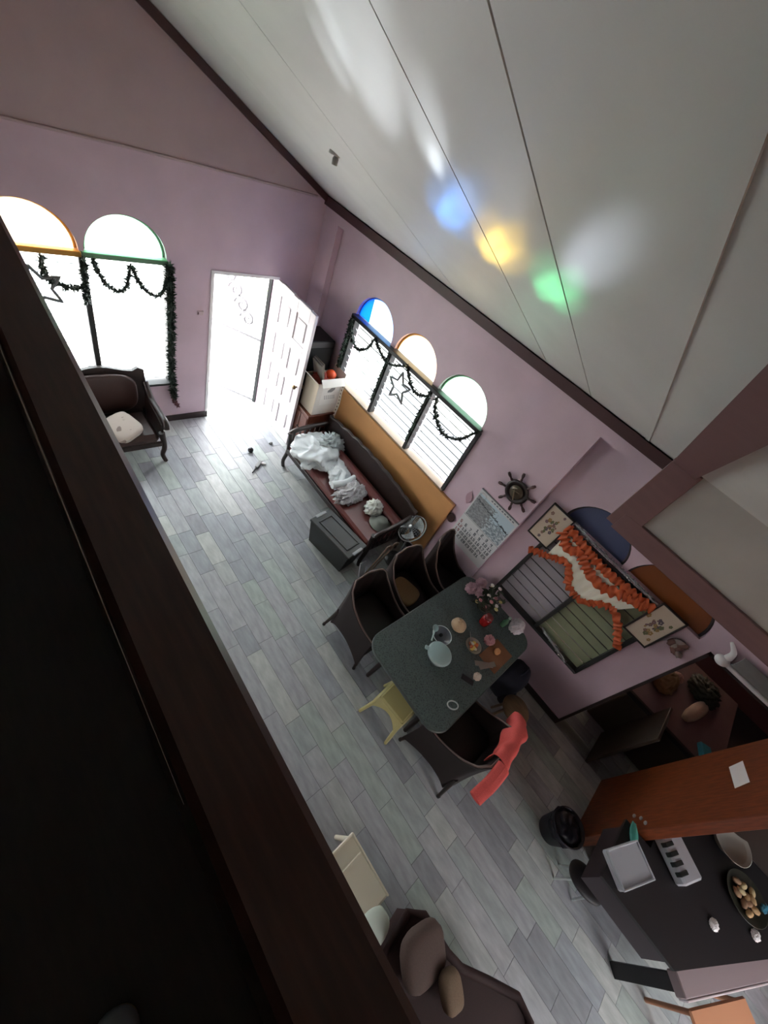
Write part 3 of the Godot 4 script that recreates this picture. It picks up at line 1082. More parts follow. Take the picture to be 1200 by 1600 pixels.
	for sz: float in [-1, 1]:
		st = sb()
		tube(st, curve([Vector3(0.28, 0.68, sz * 0.95), Vector3(0.0, 0.66, sz * 0.97), Vector3(-0.28, 0.63, sz * 0.97), Vector3(-0.37, 0.57, sz * 0.97)]), 0.03, 0.034, 10)
		var arm := put("arm", st, carved, bench)
		for k in 7:
			st = sb()
			box(st, Vector3(-0.28 + 0.085 * k, 0.49, sz * 0.97), Vector3(0.026, 0.30, 0.02), 0.006)
			put("slat", st, carved, arm)
	for sx: float in [-1, 1]:
		for sz: float in [-1, 1]:
			st = sb()
			tube(st, curve([Vector3(sx * 0.33 - 0.03, 0.62 if sx < 0 else 0.7, sz * 0.95), Vector3(sx * 0.31 - 0.03, 0.3, sz * 0.95), Vector3(sx * 0.35 - 0.03, 0.12, sz * 0.955), Vector3(sx * 0.33 - 0.03, 0.0, sz * 0.955)], 0.06), 0.032, 0.026, 10)
			put("leg", st, carved, bench)

	# laundry heaped along the seat
	var linen := mat("white_linen", rgb(222, 228, 230), 0.85, 0.0, rough_bump, Vector3.ONE * 4.0, 0.05)
	bundle("sheet_heap", "large crumpled white sheet heaped at the far end of the settee seat", "sheet", Vector3(-0.60, 0.436, 1.62), Vector3(0.30, 0.10, 0.26), 7, linen, "", 0.6, 0.9, Basis(UP, 0.5))
	bundle("twisted_towel", "tightly twisted white towel coiled on top of the crumpled sheet", "towel", Vector3(-0.36, 0.50, 1.60), Vector3(0.16, 0.09, 0.12), 17, mat("towel_white", rgb(196, 206, 208), 0.9, 0.0, rough_bump, Vector3.ONE * 5.0, 0.08), "", 0.9, 2.2)
	bundle("white_garment", "crumpled white garment between the sheet heap and the rolled cloth", "clothing", Vector3(-0.52, 0.436, 2.06), Vector3(0.25, 0.06, 0.12), 27, linen, "", 0.6, 1.2, Basis(UP, 0.9))
	st = sb()
	tube(st, curve([Vector3(-0.78, 0.50, 2.24), Vector3(-0.55, 0.51, 2.27), Vector3(-0.30, 0.50, 2.20)]), 0.05, 0.042, 14)
	tube(st, curve([Vector3(-0.34, 0.50, 1.80), Vector3(-0.42, 0.50, 1.95), Vector3(-0.60, 0.49, 2.08)]), 0.038, 0.048, 14)
	single("rolled_cloth", st, linen, "smooth rolled white cloth lying across the settee seat", "cloth")
	bundle("patterned_blouse", "crumpled white blouse with dark red print on the settee seat", "clothing", Vector3(-0.55, 0.436, 2.42), Vector3(0.23, 0.06, 0.12), 37, mat("printed_cotton", rgb(206, 204, 206), 0.85, 0.0, marble, Vector3.ONE * 1.6, 0.05), "", 0.8, 1.7, Basis(UP, 0.2))
	bundle("knotted_bag", "small pale knotted plastic bag on the near end of the settee", "bag", Vector3(-0.47, 0.436, 2.78), Vector3(0.10, 0.085, 0.09), 47, mat("pale_bag", rgb(208, 212, 204), 0.4), "", 0.6, 1.7)
	st = sb()
	lathe(st, [Vector2(0, 0), Vector2(0.15, 0.0), Vector2(0.16, 0.012), Vector2(0.09, 0.02), Vector2(0.075, 0.075), Vector2(0.0, 0.085)], 28)
	single("straw_hat", st, mat("grey_straw", rgb(120, 124, 116), 0.7), "flat grey brimmed hat lying beside the knotted bag", "hat", Vector3(-0.50, 0.438, 3.0))

	# ------------------------------------------------------------ corner beside the door
	var cab := thing("tall_speaker", "tall black cabinet speaker standing in the corner behind the open door", "speaker", Vector3(-0.29, 0, 0.60))
	st = sb()
	box(st, Vector3(0, 0.82, 0), Vector3(0.42, 1.64, 0.40), 0.012)
	put("body", st, black, cab)
	st = sb()
	box(st, Vector3(0, 1.0, 0.203), Vector3(0.36, 1.1, 0.012), 0.004)
	put("grille_cloth", st, mat("speaker_cloth", rgb(12, 12, 13), 0.9), cab)
	for y: float in [0.28, 0.42]:
		st = sb()
		lathe(st, [Vector2(0.0, 0), Vector2(0.05, 0), Vector2(0.055, 0.01), Vector2(0.03, 0.006), Vector2(0, 0.004)], 20, Transform3D(Basis(Vector3(1, 0, 0), PI / 2), Vector3(0, y, 0.2)))
		put("driver", st, mat("driver_grey", rgb(50, 50, 52), 0.5), cab)
	cab = thing("low_cabinet", "low reddish-brown wooden cabinet under the carton beside the door", "cabinet", Vector3(-0.29, 0, 1.0))
	st = sb()
	box(st, Vector3(0, 0.37, 0), Vector3(0.46, 0.70, 0.34), 0.006)
	put("body", st, mat("red_brown_wood", rgb(104, 52, 36), 0.45, 0.0, grain, Vector3(4, 0.6, 4), 0.02), cab)
	st = sb()
	box(st, Vector3(0, 0.73, 0), Vector3(0.48, 0.025, 0.36), 0.005)
	put("top", st, mats.red_brown_wood, cab)
	for s: float in [-1, 1]:
		st = sb()
		box(st, Vector3(-0.234, 0.38, s * 0.082), Vector3(0.012, 0.60, 0.15), 0.004)
		var dr := put("door", st, mats.red_brown_wood, cab)
		st = sb()
		blob(st, Vector3(-0.248, 0.44, s * 0.02), Vector3(0.012, 0.012, 0.012), 0.0)
		put("knob", st, black, dr)
	var card := mat("carton_board", rgb(176, 164, 146), 0.8)
	var carton := thing("carton", "open white and brown cardboard carton with printed label on the low cabinet", "box", Vector3(-0.27, 0.7425, 1.0))
	for e: Array in [[Vector3(0, 0.003, 0), Vector3(0.40, 0.006, 0.30)], [Vector3(-0.2, 0.25, 0), Vector3(0.006, 0.5, 0.30)], [Vector3(0.2, 0.25, 0), Vector3(0.006, 0.5, 0.30)], [Vector3(0, 0.25, -0.15), Vector3(0.40, 0.5, 0.006)], [Vector3(0, 0.25, 0.15), Vector3(0.40, 0.5, 0.006)]]:
		st = sb()
		box(st, e[0], e[1], 0.001)
		put("side_panel", st, mat("white_board", rgb(206, 202, 196), 0.7) if e[0].z > 0.1 else card, carton)
	for e: Array in [[Vector3(-0.25, 0.53, 0), Vector3(0.13, 0.005, 0.28), 0.7, 2], [Vector3(0, 0.53, 0.19), Vector3(0.38, 0.005, 0.11), 0.9, 0], [Vector3(0.22, 0.55, 0), Vector3(0.005, 0.12, 0.28), 0.25, 2]]:
		st = sb()
		var ax := Vector3.ZERO
		ax[e[3]] = 1.0
		box(st, e[0], e[1], 0.001, Basis(ax, e[2] if e[3] == 0 else -e[2]))
		put("flap", st, mats.white_board, carton)
	var im := Image.create(128, 160, false, Image.FORMAT_RGB8)
	im.fill(rgb(214, 211, 206))
	for y in range(22, 58):
		for x in range(40, 92):
			if absf((x - 66) * 0.9 + (y - 40)) < 22 and (x * 7 + y * 3) % 11 < 8:
				im.set_pixel(x, y, rgb(74, 74, 78))
	for k in 3:
		for i in 6:
			im.fill_rect(Rect2i(22 + i * 14 + k * 3, 84 + k * 12, 9, 5), rgb(104, 102, 104))
	st = sb()
	printed_card(st, Vector3(-0.12, 0.47, 0.1535), Vector3(0.17, 0.47, 0.1535), Vector3(0.17, 0.16, 0.1535), Vector3(-0.12, 0.16, 0.1535), Vector3(0, 0, 1))
	put("printed_label", st, textured("carton_print", im), carton)
	st = sb()
	blob(st, Vector3(0, 0, 0), Vector3(0.075, 0.065, 0.075), 0.06, 1.5, 4)
	single("orange_ball", st, mat("orange_rubber", rgb(224, 84, 44), 0.4), "bright orange ball peeping out of the cardboard carton", "ball", Vector3(-0.17, 1.26, 0.98))
	bundle("red_toy", "crumpled dull red cloth toy beside the orange ball in the carton", "toy", Vector3(-0.33, 1.13, 0.96), Vector3(0.09, 0.09, 0.08), 12, mat("dull_red", rgb(150, 56, 44), 0.7))
	st = sb()
	for k in 3:
		box(st, Vector3(-0.02 * k, 0.24, 0.02 * k), Vector3(0.012, 0.48, 0.22), 0.002, Basis(Vector3(0, 0, 1), 0.25 + 0.05 * k))
	single("picture_frames", st, mat("grey_frame", rgb(120, 112, 104), 0.5), "thin grey frames leaning inside the carton against the black speaker", "frame", Vector3(-0.33, 1.0, 0.94))
	var strip := Image.create(32, 256, false, Image.FORMAT_RGB8)
	strip.fill(rgb(214, 206, 192))
	for k in 10:
		for y in 14:
			for x in 14:
				if (x - 7) * (x - 7) + (y - 7) * (y - 7) < 40:
					strip.set_pixel(9 + x, 6 + k * 25 + y, rgb(110, 96, 80))
	st = sb()
	for i in 10:
		var y0 := 1.22 - 0.057 * i
		for j in 1:
			var x0 := -0.075 - 0.01 * sin(i * 0.9)
			var x1 := -0.075 - 0.01 * sin((i + 1) * 0.9)
			for e: Array in [[0.0, Vector3(-1, 0, 0)], [0.004, Vector3(1, 0, 0)]]:
				st.set_smooth_group(-1)
				var q := [Vector3(x0 + e[0], y0, 1.15), Vector3(x0 + e[0], y0, 1.21), Vector3(x1 + e[0], y0 - 0.057, 1.21), Vector3(x1 + e[0], y0 - 0.057, 1.15)]
				var uv := [Vector2(0, i / 10.0), Vector2(1, i / 10.0), Vector2(1, (i + 1) / 10.0), Vector2(0, (i + 1) / 10.0)]
				var ord := [0, 1, 2, 0, 2, 3]
				if (q[0] - q[2]).cross(q[0] - q[1]).dot(e[1]) < 0:
					ord = [0, 2, 1, 0, 3, 2]
				for k: int in ord:
					st.set_uv(uv[k])
					st.add_vertex(q[k])
	single("patterned_ribbon", st, textured("ribbon_print", strip), "narrow cream ribbon with brown dots hanging at the window edge by the carton", "ribbon")

	# ------------------------------------------------------------ things on the floor by the door
	st = sb()
	blob(st, Vector3(0, 0.04, 0), Vector3(0.04, 0.04, 0.04), 0.0, 1.0, 1, 0.0, Basis(), false, 24)
	single("steel_ball", st, mat("dark_steel", rgb(60, 60, 62), 0.15, 0.9), "small shiny dark ball on the bright floor near the door", "ball", Vector3(-1.17, 0, 0.90))
	var toy := thing("toy_gun", "small grey and white toy gun lying on the floor near the shiny ball", "toy", Vector3(-1.19, 0, 1.18), -0.9)
	st = sb()
	box(st, Vector3(0, 0.018, 0.0), Vector3(0.05, 0.035, 0.16), 0.008)
	put("body", st, mat("toy_grey", rgb(130, 132, 130), 0.4), toy)
	st = sb()
	tube(st, [Vector3(0, 0.02, 0.07), Vector3(0, 0.02, 0.20)], 0.011, 0.010, 10)
	put("barrel", st, black, toy)
	st = sb()
	box(st, Vector3(0.04, 0.018, -0.05), Vector3(0.09, 0.025, 0.035), 0.008, Basis(UP, 0.3))
	put("grip", st, white, toy)
	st = sb()
	blob(st, Vector3(0, 0.018, 0), Vector3(0.03, 0.018, 0.016), 0.3, 2.0, 5, 0.0)
	single("toy_car", st, mats.toy_grey, "tiny grey toy on the bright floor closest to the door leaf", "toy", Vector3(-0.80, 0, 0.82))

	# black storage box with lid
	var bx := thing("storage_box", "black plastic storage box with ribbed lid and pale latch beside the settee", "storage box", Vector3(-1.07, 0, 2.87), 0.14)
	var box_m := mat("black_plastic", rgb(32, 35, 34), 0.4)
	st = sb()
	var Q := []
	for e: Array in [[0.0, 0.13, 0.29], [0.36, 0.16, 0.335]]:
		Q.append([Vector3(-e[1], e[0], -e[2]), Vector3(e[1], e[0], -e[2]), Vector3(e[1], e[0], e[2]), Vector3(-e[1], e[0], e[2])])
	st.set_smooth_group(-1)
	for i in 4:
		face(st, [Q[0][i], Q[0][(i + 1) % 4], Q[1][(i + 1) % 4], Q[1][i]], Vector3(0, 0.18, 0))
	face(st, Q[0], Vector3(0, 0.18, 0))
	face(st, Q[1], Vector3(0, 0.18, 0))
	put("body", st, box_m, bx)
	st = sb()
	box(st, Vector3(0, 0.375, 0), Vector3(0.345, 0.035, 0.70), 0.01)
	put("lid", st, box_m, bx)
	st = sb()
	for e: Array in [[Vector3(-0.10, 0.396, 0), Vector3(0.02, 0.014, 0.52)], [Vector3(0.10, 0.396, 0), Vector3(0.02, 0.014, 0.52)], [Vector3(0, 0.396, 0.25), Vector3(0.2, 0.014, 0.02)], [Vector3(0, 0.396, -0.25), Vector3(0.2, 0.014, 0.02)]]:
		box(st, e[0], e[1], 0.005)
	put("lid_rib", st, box_m, bx)
	for s: float in [-1, 1]:
		st = sb()
		box(st, Vector3(0, 0.385, s * 0.335), Vector3(0.17, 0.028, 0.045), 0.008)
		tag(put("latch", st, mat("latch_grey", rgb(150, 152, 154), 0.35), bx), "pale grey latch")
	st = sb()
	box(st, Vector3(0, 0.15, 0), Vector3(0.10, 0.30, 0.018), 0.004, Basis(Vector3(1, 0, 0), -0.3))
	single("white_board", st, mat("off_white_board", rgb(190, 194, 194), 0.5), "narrow off-white board leaning between storage box and the dark chairs", "board", Vector3(-0.98, 0.0, 3.36))
	for k in 2:
		st = sb()
		tube(st, [Vector3(0, 0.015, 0), Vector3(0.05 + 0.03 * k, 0.55, 0.05)], 0.012, 0.012, 8)
		tube(st, curve([Vector3(0.05 + 0.03 * k, 0.55, 0.05), Vector3(0.06 + 0.03 * k, 0.62, 0.05), Vector3(0.10 + 0.03 * k, 0.62, 0.06), Vector3(0.10 + 0.03 * k, 0.57, 0.06)]), 0.013, 0.013, 8)
		single("walking_stick", st, mat("stick_wood", rgb(110, 92, 78), 0.5), ["slim brown crook-handled stick nearest the storage box by the settee arm", "slim brown crook-handled stick closer to the electric fan by the settee arm"][k], "stick", Vector3(-0.86 + 0.09 * k, 0.0, 3.36))

	# electric fan at the near end of the settee
	var fan := thing("electric_fan", "grey electric stand fan tilted upward at the near end of the settee", "fan", Vector3(-0.34, 0, 3.38))
	var fan_m := mat("fan_grey", rgb(120, 124, 124), 0.4)
	st = sb()
	lathe(st, [Vector2(0, 0), Vector2(0.15, 0), Vector2(0.15, 0.02), Vector2(0.05, 0.04), Vector2(0.02, 0.06), Vector2(0, 0.06)], 28)
	put("base", st, mats.black_plastic, fan)
	st = sb()
	tube(st, [Vector3(0, 0.04, 0), Vector3(0, 0.62, -0.02)], 0.016, 0.014, 10)
	put("pole", st, fan_m, fan)
	var fx := Transform3D(Basis(Quaternion(UP, Vector3(-0.55, 0.62, -0.35).normalized())), Vector3(-0.02, 0.68, -0.03))
	st = sb()
	for k in 7:
		var rr := 0.03 + 0.025 * k
		var ring := []
		for i in 36:
			ring.append(fx * Vector3(rr * cos(TAU * i / 36), 0.06 * (1.0 - pow(rr / 0.19, 2.0)), rr * sin(TAU * i / 36)))
		tube(st, ring, 0.0024, 0.0024, 4, true)
	for k in 24:
		var spoke := []
		for i in 7:
			var rr := 0.02 + 0.16 * i / 6.0
			spoke.append(fx * Vector3(rr * cos(TAU * k / 24), 0.06 * (1.0 - pow(rr / 0.19, 2.0)), rr * sin(TAU * k / 24)))
		tube(st, spoke, 0.002, 0.002, 4)
	var rim := []
	for i in 40:
		rim.append(fx * Vector3(0.185 * cos(TAU * i / 40), 0.0, 0.185 * sin(TAU * i / 40)))
	tube(st, rim, 0.008, 0.008, 6, true)
	put("cage", st, fan_m, fan)
	for k in 3:
		st = sb()
		var ang := TAU * k / 3
		sheet(st, 8, 6, func(u, v): return fx * Vector3((0.03 + 0.13 * u) * cos(ang + v * 1.5 * (0.5 + 0.5 * u)), 0.02 - 0.03 * v, (0.03 + 0.13 * u) * sin(ang + v * 1.5 * (0.5 + 0.5 * u))), 0.003)
		put("blade", st, mat("blade_grey", rgb(140, 146, 148), 0.3), fan)
	st = sb()
	lathe(st, [Vector2(0, -0.14), Vector2(0.05, -0.13), Vector2(0.055, -0.03), Vector2(0.035, 0.0), Vector2(0.03, 0.05), Vector2(0, 0.055)], 20, fx)
	put("motor_housing", st, black, fan)
	st = sb()
	lathe(st, [Vector2(0, 0.055), Vector2(0.022, 0.06), Vector2(0.018, 0.068), Vector2(0, 0.07)], 16, fx)
	put("hub_badge", st, white, fan)

	# ------------------------------------------------------------ dining set
	var leather := mat("dark_leatherette", rgb(30, 15, 14), 0.55, 0.0, rough_bump, Vector3.ONE * 3.0, 0.04)
	var piping := mat("worn_piping", rgb(104, 86, 80), 0.5)
	tub_chair("dark tub chair with splayed feet and flared skirt at the open corner of the table", Vector3(-1.44, 0, 3.95), 0.0, 0.86, 0.50, 0.54, leather, piping, carved, "dark tub chairs at the dining table")
	tub_chair("dark tub chair holding a tan cushion behind the dining table", Vector3(-0.87, 0, 3.92), 0.0, 0.92, 0.50, 0.54, leather, piping, carved, "dark tub chairs at the dining table")
	tub_chair("tall-backed dark tub chair turned askew in front of the wall calendar", Vector3(-0.335, 0, 3.98), 0.2, 1.04, 0.44, 0.48, leather, piping, carved, "dark tub chairs at the dining table")
	tub_chair("dark tub chair with a coral shirt over its back at the near table edge", Vector3(-1.42, 0, 5.34), PI, 0.84, 0.56, 0.54, leather, piping, carved, "dark tub chairs at the dining table")
	st = sb()
	blob(st, Vector3(0, 0.03, 0), Vector3(0.145, 0.045, 0.17), 0.06, 1.2, 6, 0.0, Basis(UP, 0.2), false, 30, 0.6)
	single("seat_cushion", st, mat("tan_cloth", rgb(150, 118, 82), 0.8, 0.0, rough_bump, Vector3.ONE * 4.0, 0.05), "flat tan cushion on the seat of the middle dark chair", "cushion", Vector3(-0.92, 0.462, 3.93))
	var table := thing("dining_table", "rectangular dining table with grey-green marbled top and rounded corners", "table", Vector3(-1.0, 0, 4.70))
	var marble_m := mat("green_marble", rgb(98, 112, 110), 0.33, 0.0, marble, Vector3(2.2, 2.2, 2.2), 0.0)
	poly = PackedVector2Array()
	for c: Array in [[0.66, 0.335, 0.0], [-0.66, 0.335, 90.0], [-0.66, -0.335, 180.0], [0.66, -0.335, 270.0]]:
		for i in 9:
			var a := deg_to_rad(c[2] + 90.0 * i / 8)
			poly.append(Vector2(c[0] + 0.155 * cos(a), c[1] + 0.155 * sin(a)))
	var flat := Transform3D(Vector3(1, 0, 0), Vector3(0, 0, 1), Vector3(0, 1, 0), Vector3.ZERO)
	st = sb()
	prism(st, poly, 0.722, 0.75, flat)
	put("tabletop", st, marble_m, table)
	st = sb()
	var edge := []
	for p in poly:
		edge.append(Vector3(p.x, 0.736, p.y))
	tube(st, edge, 0.0145, 0.0145, 6, true)
	put("edge_band", st, mat("edge_band", rgb(70, 78, 76), 0.4), table)
	st = sb()
	box(st, Vector3(0, 0.68, 0), Vector3(1.3, 0.08, 0.68), 0.004)
	put("apron", st, carved, table)
	for sx: float in [-1, 1]:
		for sz: float in [-1, 1]:
			st = sb()
			tube(st, [Vector3(sx * 0.58, 0.72, sz * 0.28), Vector3(sx * 0.62, 0.0, sz * 0.32)], 0.03, 0.022, 10)
			put("leg", st, carved, table)
	# coral shirt over the back of the near chair
	var coral := mat("coral_cotton", rgb(226, 92, 88), 0.85, 0.0, rough_bump, Vector3.ONE * 4.0, 0.06)
	var shirt := thing("shirt", "coral pink shirt draped over the back of a dark chair", "shirt", Vector3(-1.42, 0, 5.64))
	st = sb()
	sheet(st, 24, 26, func(u, v):
		var a: float = lerpf(-0.12, 0.40, u)
		var s: float = (v - 0.34) * 0.62
		var bow: float = -0.10 * pow(absf(a), 1.4) * 2.2
		var y: float = 0.885 - maxf(absf(s) - 0.03, 0.0) * (0.85 if s > 0 else 0.95)
		var z: float = bow + clampf(s, -0.06, 0.06) + (0.05 * s if s > 0 else 0.0) + 0.010 * sin(u * 17.0 + v * 3.0) + 0.012 * sin(u * 7.0 - v * 9.0)
		return Vector3(a + 0.03 * sin(v * 6.0), y - 0.22 * pow(absf(a) , 2.0) * 2.0 + 0.012 * sin(u * 11.0), z), 0.006)
	put("body", st, coral, shirt)
	st = sb()
	sheet(st, 8, 12, func(u, v): return Vector3(-0.10 - 0.30 * v + 0.02 * sin(v * 9.0), 0.84 - 0.16 * v * v + 0.02 * cos(u * TAU) + 0.02, 0.03 + 0.055 * sin(u * TAU) - 0.04 * v + 0.06 * v), 0.004)
	put("sleeve", st, coral, shirt)

	# round stool, dark bag, yellow stool
	var stool := thing("round_stool", "round tan wooden stool between the coral shirt and the pink wall end", "stool", Vector3(-0.70, 0, 5.56))
	st = sb()
	lathe(st, [Vector2(0, 0.425), Vector2(0.14, 0.425), Vector2(0.15, 0.435), Vector2(0.145, 0.452), Vector2(0, 0.455)], 32)
	put("seat", st, mat("tan_wood", rgb(126, 100, 70), 0.5, 0.0, grain, Vector3(3, 3, 0.6), 0.02), stool)
	for k in 4:
		st = sb()
		var a := TAU * (k + 0.5) / 4
		tube(st, [Vector3(0.09 * cos(a), 0.43, 0.09 * sin(a)), Vector3(0.15 * cos(a), 0.0, 0.15 * sin(a))], 0.017, 0.013, 8)
		put("leg", st, mats.tan_wood, stool)
	var bag := thing("backpack", "dark navy backpack leaning against the pink wall under the closed window", "bag", Vector3(-0.33, 0, 5.34))
	st = sb()
	blob(st, Vector3(0, 0.25, 0), Vector3(0.20, 0.25, 0.16), 0.08, 1.3, 9, 0.0, Basis(), false, 30, 0.7)
	put("body", st, mat("navy_cloth", rgb(26, 26, 44), 0.8, 0.0, rough_bump, Vector3.ONE * 4.0, 0.06), bag)
	st = sb()
	tube(st, curve([Vector3(-0.06, 0.47, 0.02), Vector3(-0.05, 0.55, 0.03), Vector3(0.05, 0.55, 0.03), Vector3(0.06, 0.47, 0.02)]), 0.012, 0.012, 8)
	put("handle", st, mats.navy_cloth, bag)
	st = sb()
	blob(st, Vector3(-0.11, 0.16, 0.12), Vector3(0.10, 0.12, 0.06), 0.05, 1.3, 9, 0.0, Basis(), false, 20, 0.7)
	put("pocket", st, mats.navy_cloth, bag)
	var ys := thing("plastic_stool", "yellow-cream plastic stool with splayed legs tucked under the table side", "stool", Vector3(-1.72, 0, 4.78), 0.1)
	var ym := mat("yellow_plastic_pale", rgb(172, 164, 112), 0.4)
	st = sb()
	box(st, Vector3(0.02, 0.44, 0), Vector3(0.30, 0.03, 0.30), 0.02)
	put("seat", st, ym, ys)
	for k in 4:
		st = sb()
		var b := Basis(UP, PI / 2 * k)
		sheet(st, 12, 4, func(u, v):
			var x: float = lerpf(-0.15, 0.15, u)
			var lowest: float = 0.40 - 0.20 * pow(absf(u * 2.0 - 1.0), 2.0)
			return Vector3(0.02, 0, 0) + b * Vector3(x * (1.0 + 0.12 * v), lerpf(0.44, lowest, v), 0.15 + 0.02 * v), 0.004)
		put("apron", st, ym, ys)
		st = sb()
		tube(st, [Vector3(0.02, 0, 0) + b * Vector3(0.135, 0.43, 0.135), Vector3(0.02, 0, 0) + b * Vector3(0.19, 0.0, 0.19)], 0.022, 0.016, 6)
		put("leg", st, ym, ys)

	# ------------------------------------------------------------ on the dining table
	var ty := 0.7505
	var pale := mat("pale_blue_plastic", rgb(150, 172, 172), 0.35)
	var pot := thing("food_container", "round pale blue-grey lidded container on the marbled table", "container", Vector3(-1.30, ty, 4.69))
	st = sb()
	lathe(st, [Vector2(0, 0), Vector2(0.10, 0), Vector2(0.118, 0.055), Vector2(0, 0.055)], 32)
	put("bowl", st, mat("dark_teal_plastic", rgb(70, 86, 88), 0.4), pot)
	st = sb()
	lathe(st, [Vector2(0, 0.055), Vector2(0.122, 0.055), Vector2(0.124, 0.066), Vector2(0.105, 0.076), Vector2(0, 0.084)], 36)
	put("lid", st, pale, pot)
	st = sb()
	box(st, Vector3(-0.075, 0.07, -0.115), Vector3(0.04, 0.02, 0.04), 0.006, Basis(UP, 0.6))
	put("lug", st, pale, pot)
	var gb := thing("glass_bowl", "shallow clear bowl with a dark morsel and spoon behind the lidded container", "bowl", Vector3(-1.13, ty, 4.57))
	st = sb()
	lathe(st, [Vector2(0, 0.004), Vector2(0.055, 0.004), Vector2(0.098, 0.055), Vector2(0.102, 0.056), Vector2(0.094, 0.05), Vector2(0.052, 0.012), Vector2(0, 0.012)], 32)
	put("bowl", st, mat("smoky_bowl", rgb(100, 104, 112), 0.15), gb)
	st = sb()
	var rimp := []
	for i in 32:
		rimp.append(Vector3(0.1 * cos(TAU * i / 32), 0.056, 0.1 * sin(TAU * i / 32)))
	tube(st, rimp, 0.004, 0.004, 6, true)
	put("rim", st, mat("pale_rim", rgb(190, 200, 200), 0.2), gb)
	st = sb()
	blob(st, Vector3(0.01, 0.022, -0.01), Vector3(0.022, 0.012, 0.018), 0.3, 2.0, 8)
	single("date", st, black, "tiny dark morsel at the bottom of the clear bowl", "food", Vector3(-1.13, ty + 0.006, 4.57))
	var spoon := thing("soup_spoon", "pale plastic soup spoon resting on the rim of the clear bowl", "spoon", Vector3(-1.19, ty + 0.06, 4.50), 0.5)
	st = sb()
	lathe(st, [Vector2(0, 0), Vector2(0.024, 0.004), Vector2(0.032, 0.016), Vector2(0.03, 0.016), Vector2(0.022, 0.007), Vector2(0, 0.004)], 20, Transform3D(Basis().scaled(Vector3(1.3, 1, 1)), Vector3(0.04, 0, 0)))
	put("scoop", st, pale, spoon)
	st = sb()
	box(st, Vector3(-0.05, 0.012, 0), Vector3(0.12, 0.007, 0.016), 0.003)
	put("handle", st, pale, spoon)
	st = sb()
	lathe(st, [Vector2(0, 0), Vector2(0.06, 0.0), Vector2(0.082, 0.03), Vector2(0.075, 0.065), Vector2(0.04, 0.085), Vector2(0.012, 0.10), Vector2(0.014, 0.11), Vector2(0, 0.112)], 24)
	blob(st, Vector3(-0.02, 0.125, -0.02), Vector3(0.024, 0.05, 0.016), 0.4, 1.5, 3, 0.06, Basis(Vector3(0, 0, 1), 0.9), false, 14)
	single("cream_pouch", st, mat("cream_plastic", rgb(206, 178, 144), 0.45, 0.0, rough_bump, Vector3.ONE * 4.0, 0.05), "cream coloured pouch tied at its neck in the middle of the table", "pouch", Vector3(-0.87, ty, 4.59))
	var plate := thing("salad_plate", "glass plate of orange and yellow scraps on the marbled table", "plate", Vector3(-0.88, ty, 4.83))
	st = sb()
	lathe(st, [Vector2(0, 0.002), Vector2(0.05, 0.002), Vector2(0.085, 0.03), Vector2(0.089, 0.031), Vector2(0.082, 0.025), Vector2(0.05, 0.009), Vector2(0, 0.009)], 28)
	put("dish", st, mat("grey_dish", rgb(150, 140, 130), 0.2), plate)
	var bits := [rgb(196, 104, 58), rgb(206, 176, 96), rgb(200, 190, 170), rgb(150, 84, 60)]
	for k in 10:
		st = sb()
		var a := k * 2.4
		blob(st, Vector3(0.045 * cos(a) * (0.4 + 0.06 * k), 0.022 + 0.004 * (k % 3), 0.045 * sin(a) * (0.4 + 0.06 * k)), Vector3(0.024, 0.012, 0.018), 0.35, 2.0, k, 0.008, Basis(UP, a), false, 12)
		put("scrap", st, mat("scrap_%d" % (k % 4), bits[k % 4], 0.6), plate)
	st = sb()
	tube(st, [Vector3(-0.02, 0.03, -0.02), Vector3(0.03, 0.09, -0.12)], 0.004, 0.003, 6)
	single("table_fork", st, mat("dull_steel", rgb(150, 150, 146), 0.3, 0.8), "thin metal fork standing up in the glass plate of scraps", "fork", Vector3(-0.88, ty, 4.83))
	var jar := thing("red_jar", "dark red glass jar among the flowers on the table", "jar", Vector3(-0.55, ty, 4.72))
	st = sb()
	lathe(st, [Vector2(0, 0), Vector2(0.05, 0), Vector2(0.054, 0.01), Vector2(0.054, 0.10), Vector2(0.042, 0.12), Vector2(0, 0.12)], 24)
	put("body", st, mat("red_glass", rgb(126, 26, 28), 0.15), jar)
	st = sb()
	lathe(st, [Vector2(0, 0.12), Vector2(0.045, 0.12), Vector2(0.045, 0.14), Vector2(0, 0.142)], 24)
	put("lid", st, mat("red_lid", rgb(110, 40, 40), 0.4), jar)
	var vase := thing("flower_arrangement", "artificial white and pink flowers with dark leaves on the table", "flowers", Vector3(-0.40, ty, 4.60))
	st = sb()
	lathe(st, [Vector2(0, 0), Vector2(0.06, 0), Vector2(0.075, 0.05), Vector2(0.05, 0.12), Vector2(0.055, 0.125), Vector2(0, 0.125)], 24)
	put("vase", st, mat("dark_vase", rgb(60, 46, 42), 0.4), vase)
	for k in 26:
		st = sb()
		var d := Vector3(rng.randf_range(-1, 1) * 0.20, rng.randf_range(0.12, 0.26), rng.randf_range(-1, 1) * 0.14)
		tube(st, curve([Vector3(0, 0.11, 0), Vector3(d.x * 0.4, d.y * 0.85, d.z * 0.4), d], 0.05), 0.003, 0.002, 4)
		put("stem", st, mat("leaf_dark", rgb(46, 54, 38), 0.6), vase)
		st = sb()
		for q in 4:
			var a := rng.randf() * TAU
			var n := Vector3(cos(a), rng.randf_range(-0.2, 0.6), sin(a)).normalized()
			var s := n.cross(UP).normalized() * 0.018
			var p := d * rng.randf_range(0.6, 0.95)
			p.y = maxf(p.y, 0.1)
			st.set_smooth_group(-1)
			tri_dir(st, p, p + n * 0.035 + s, p + n * 0.08, UP)
			tri_dir(st, p, p + n * 0.08, p + n * 0.035 - s, UP)
		put("leaf", st, mats.leaf_dark, vase)
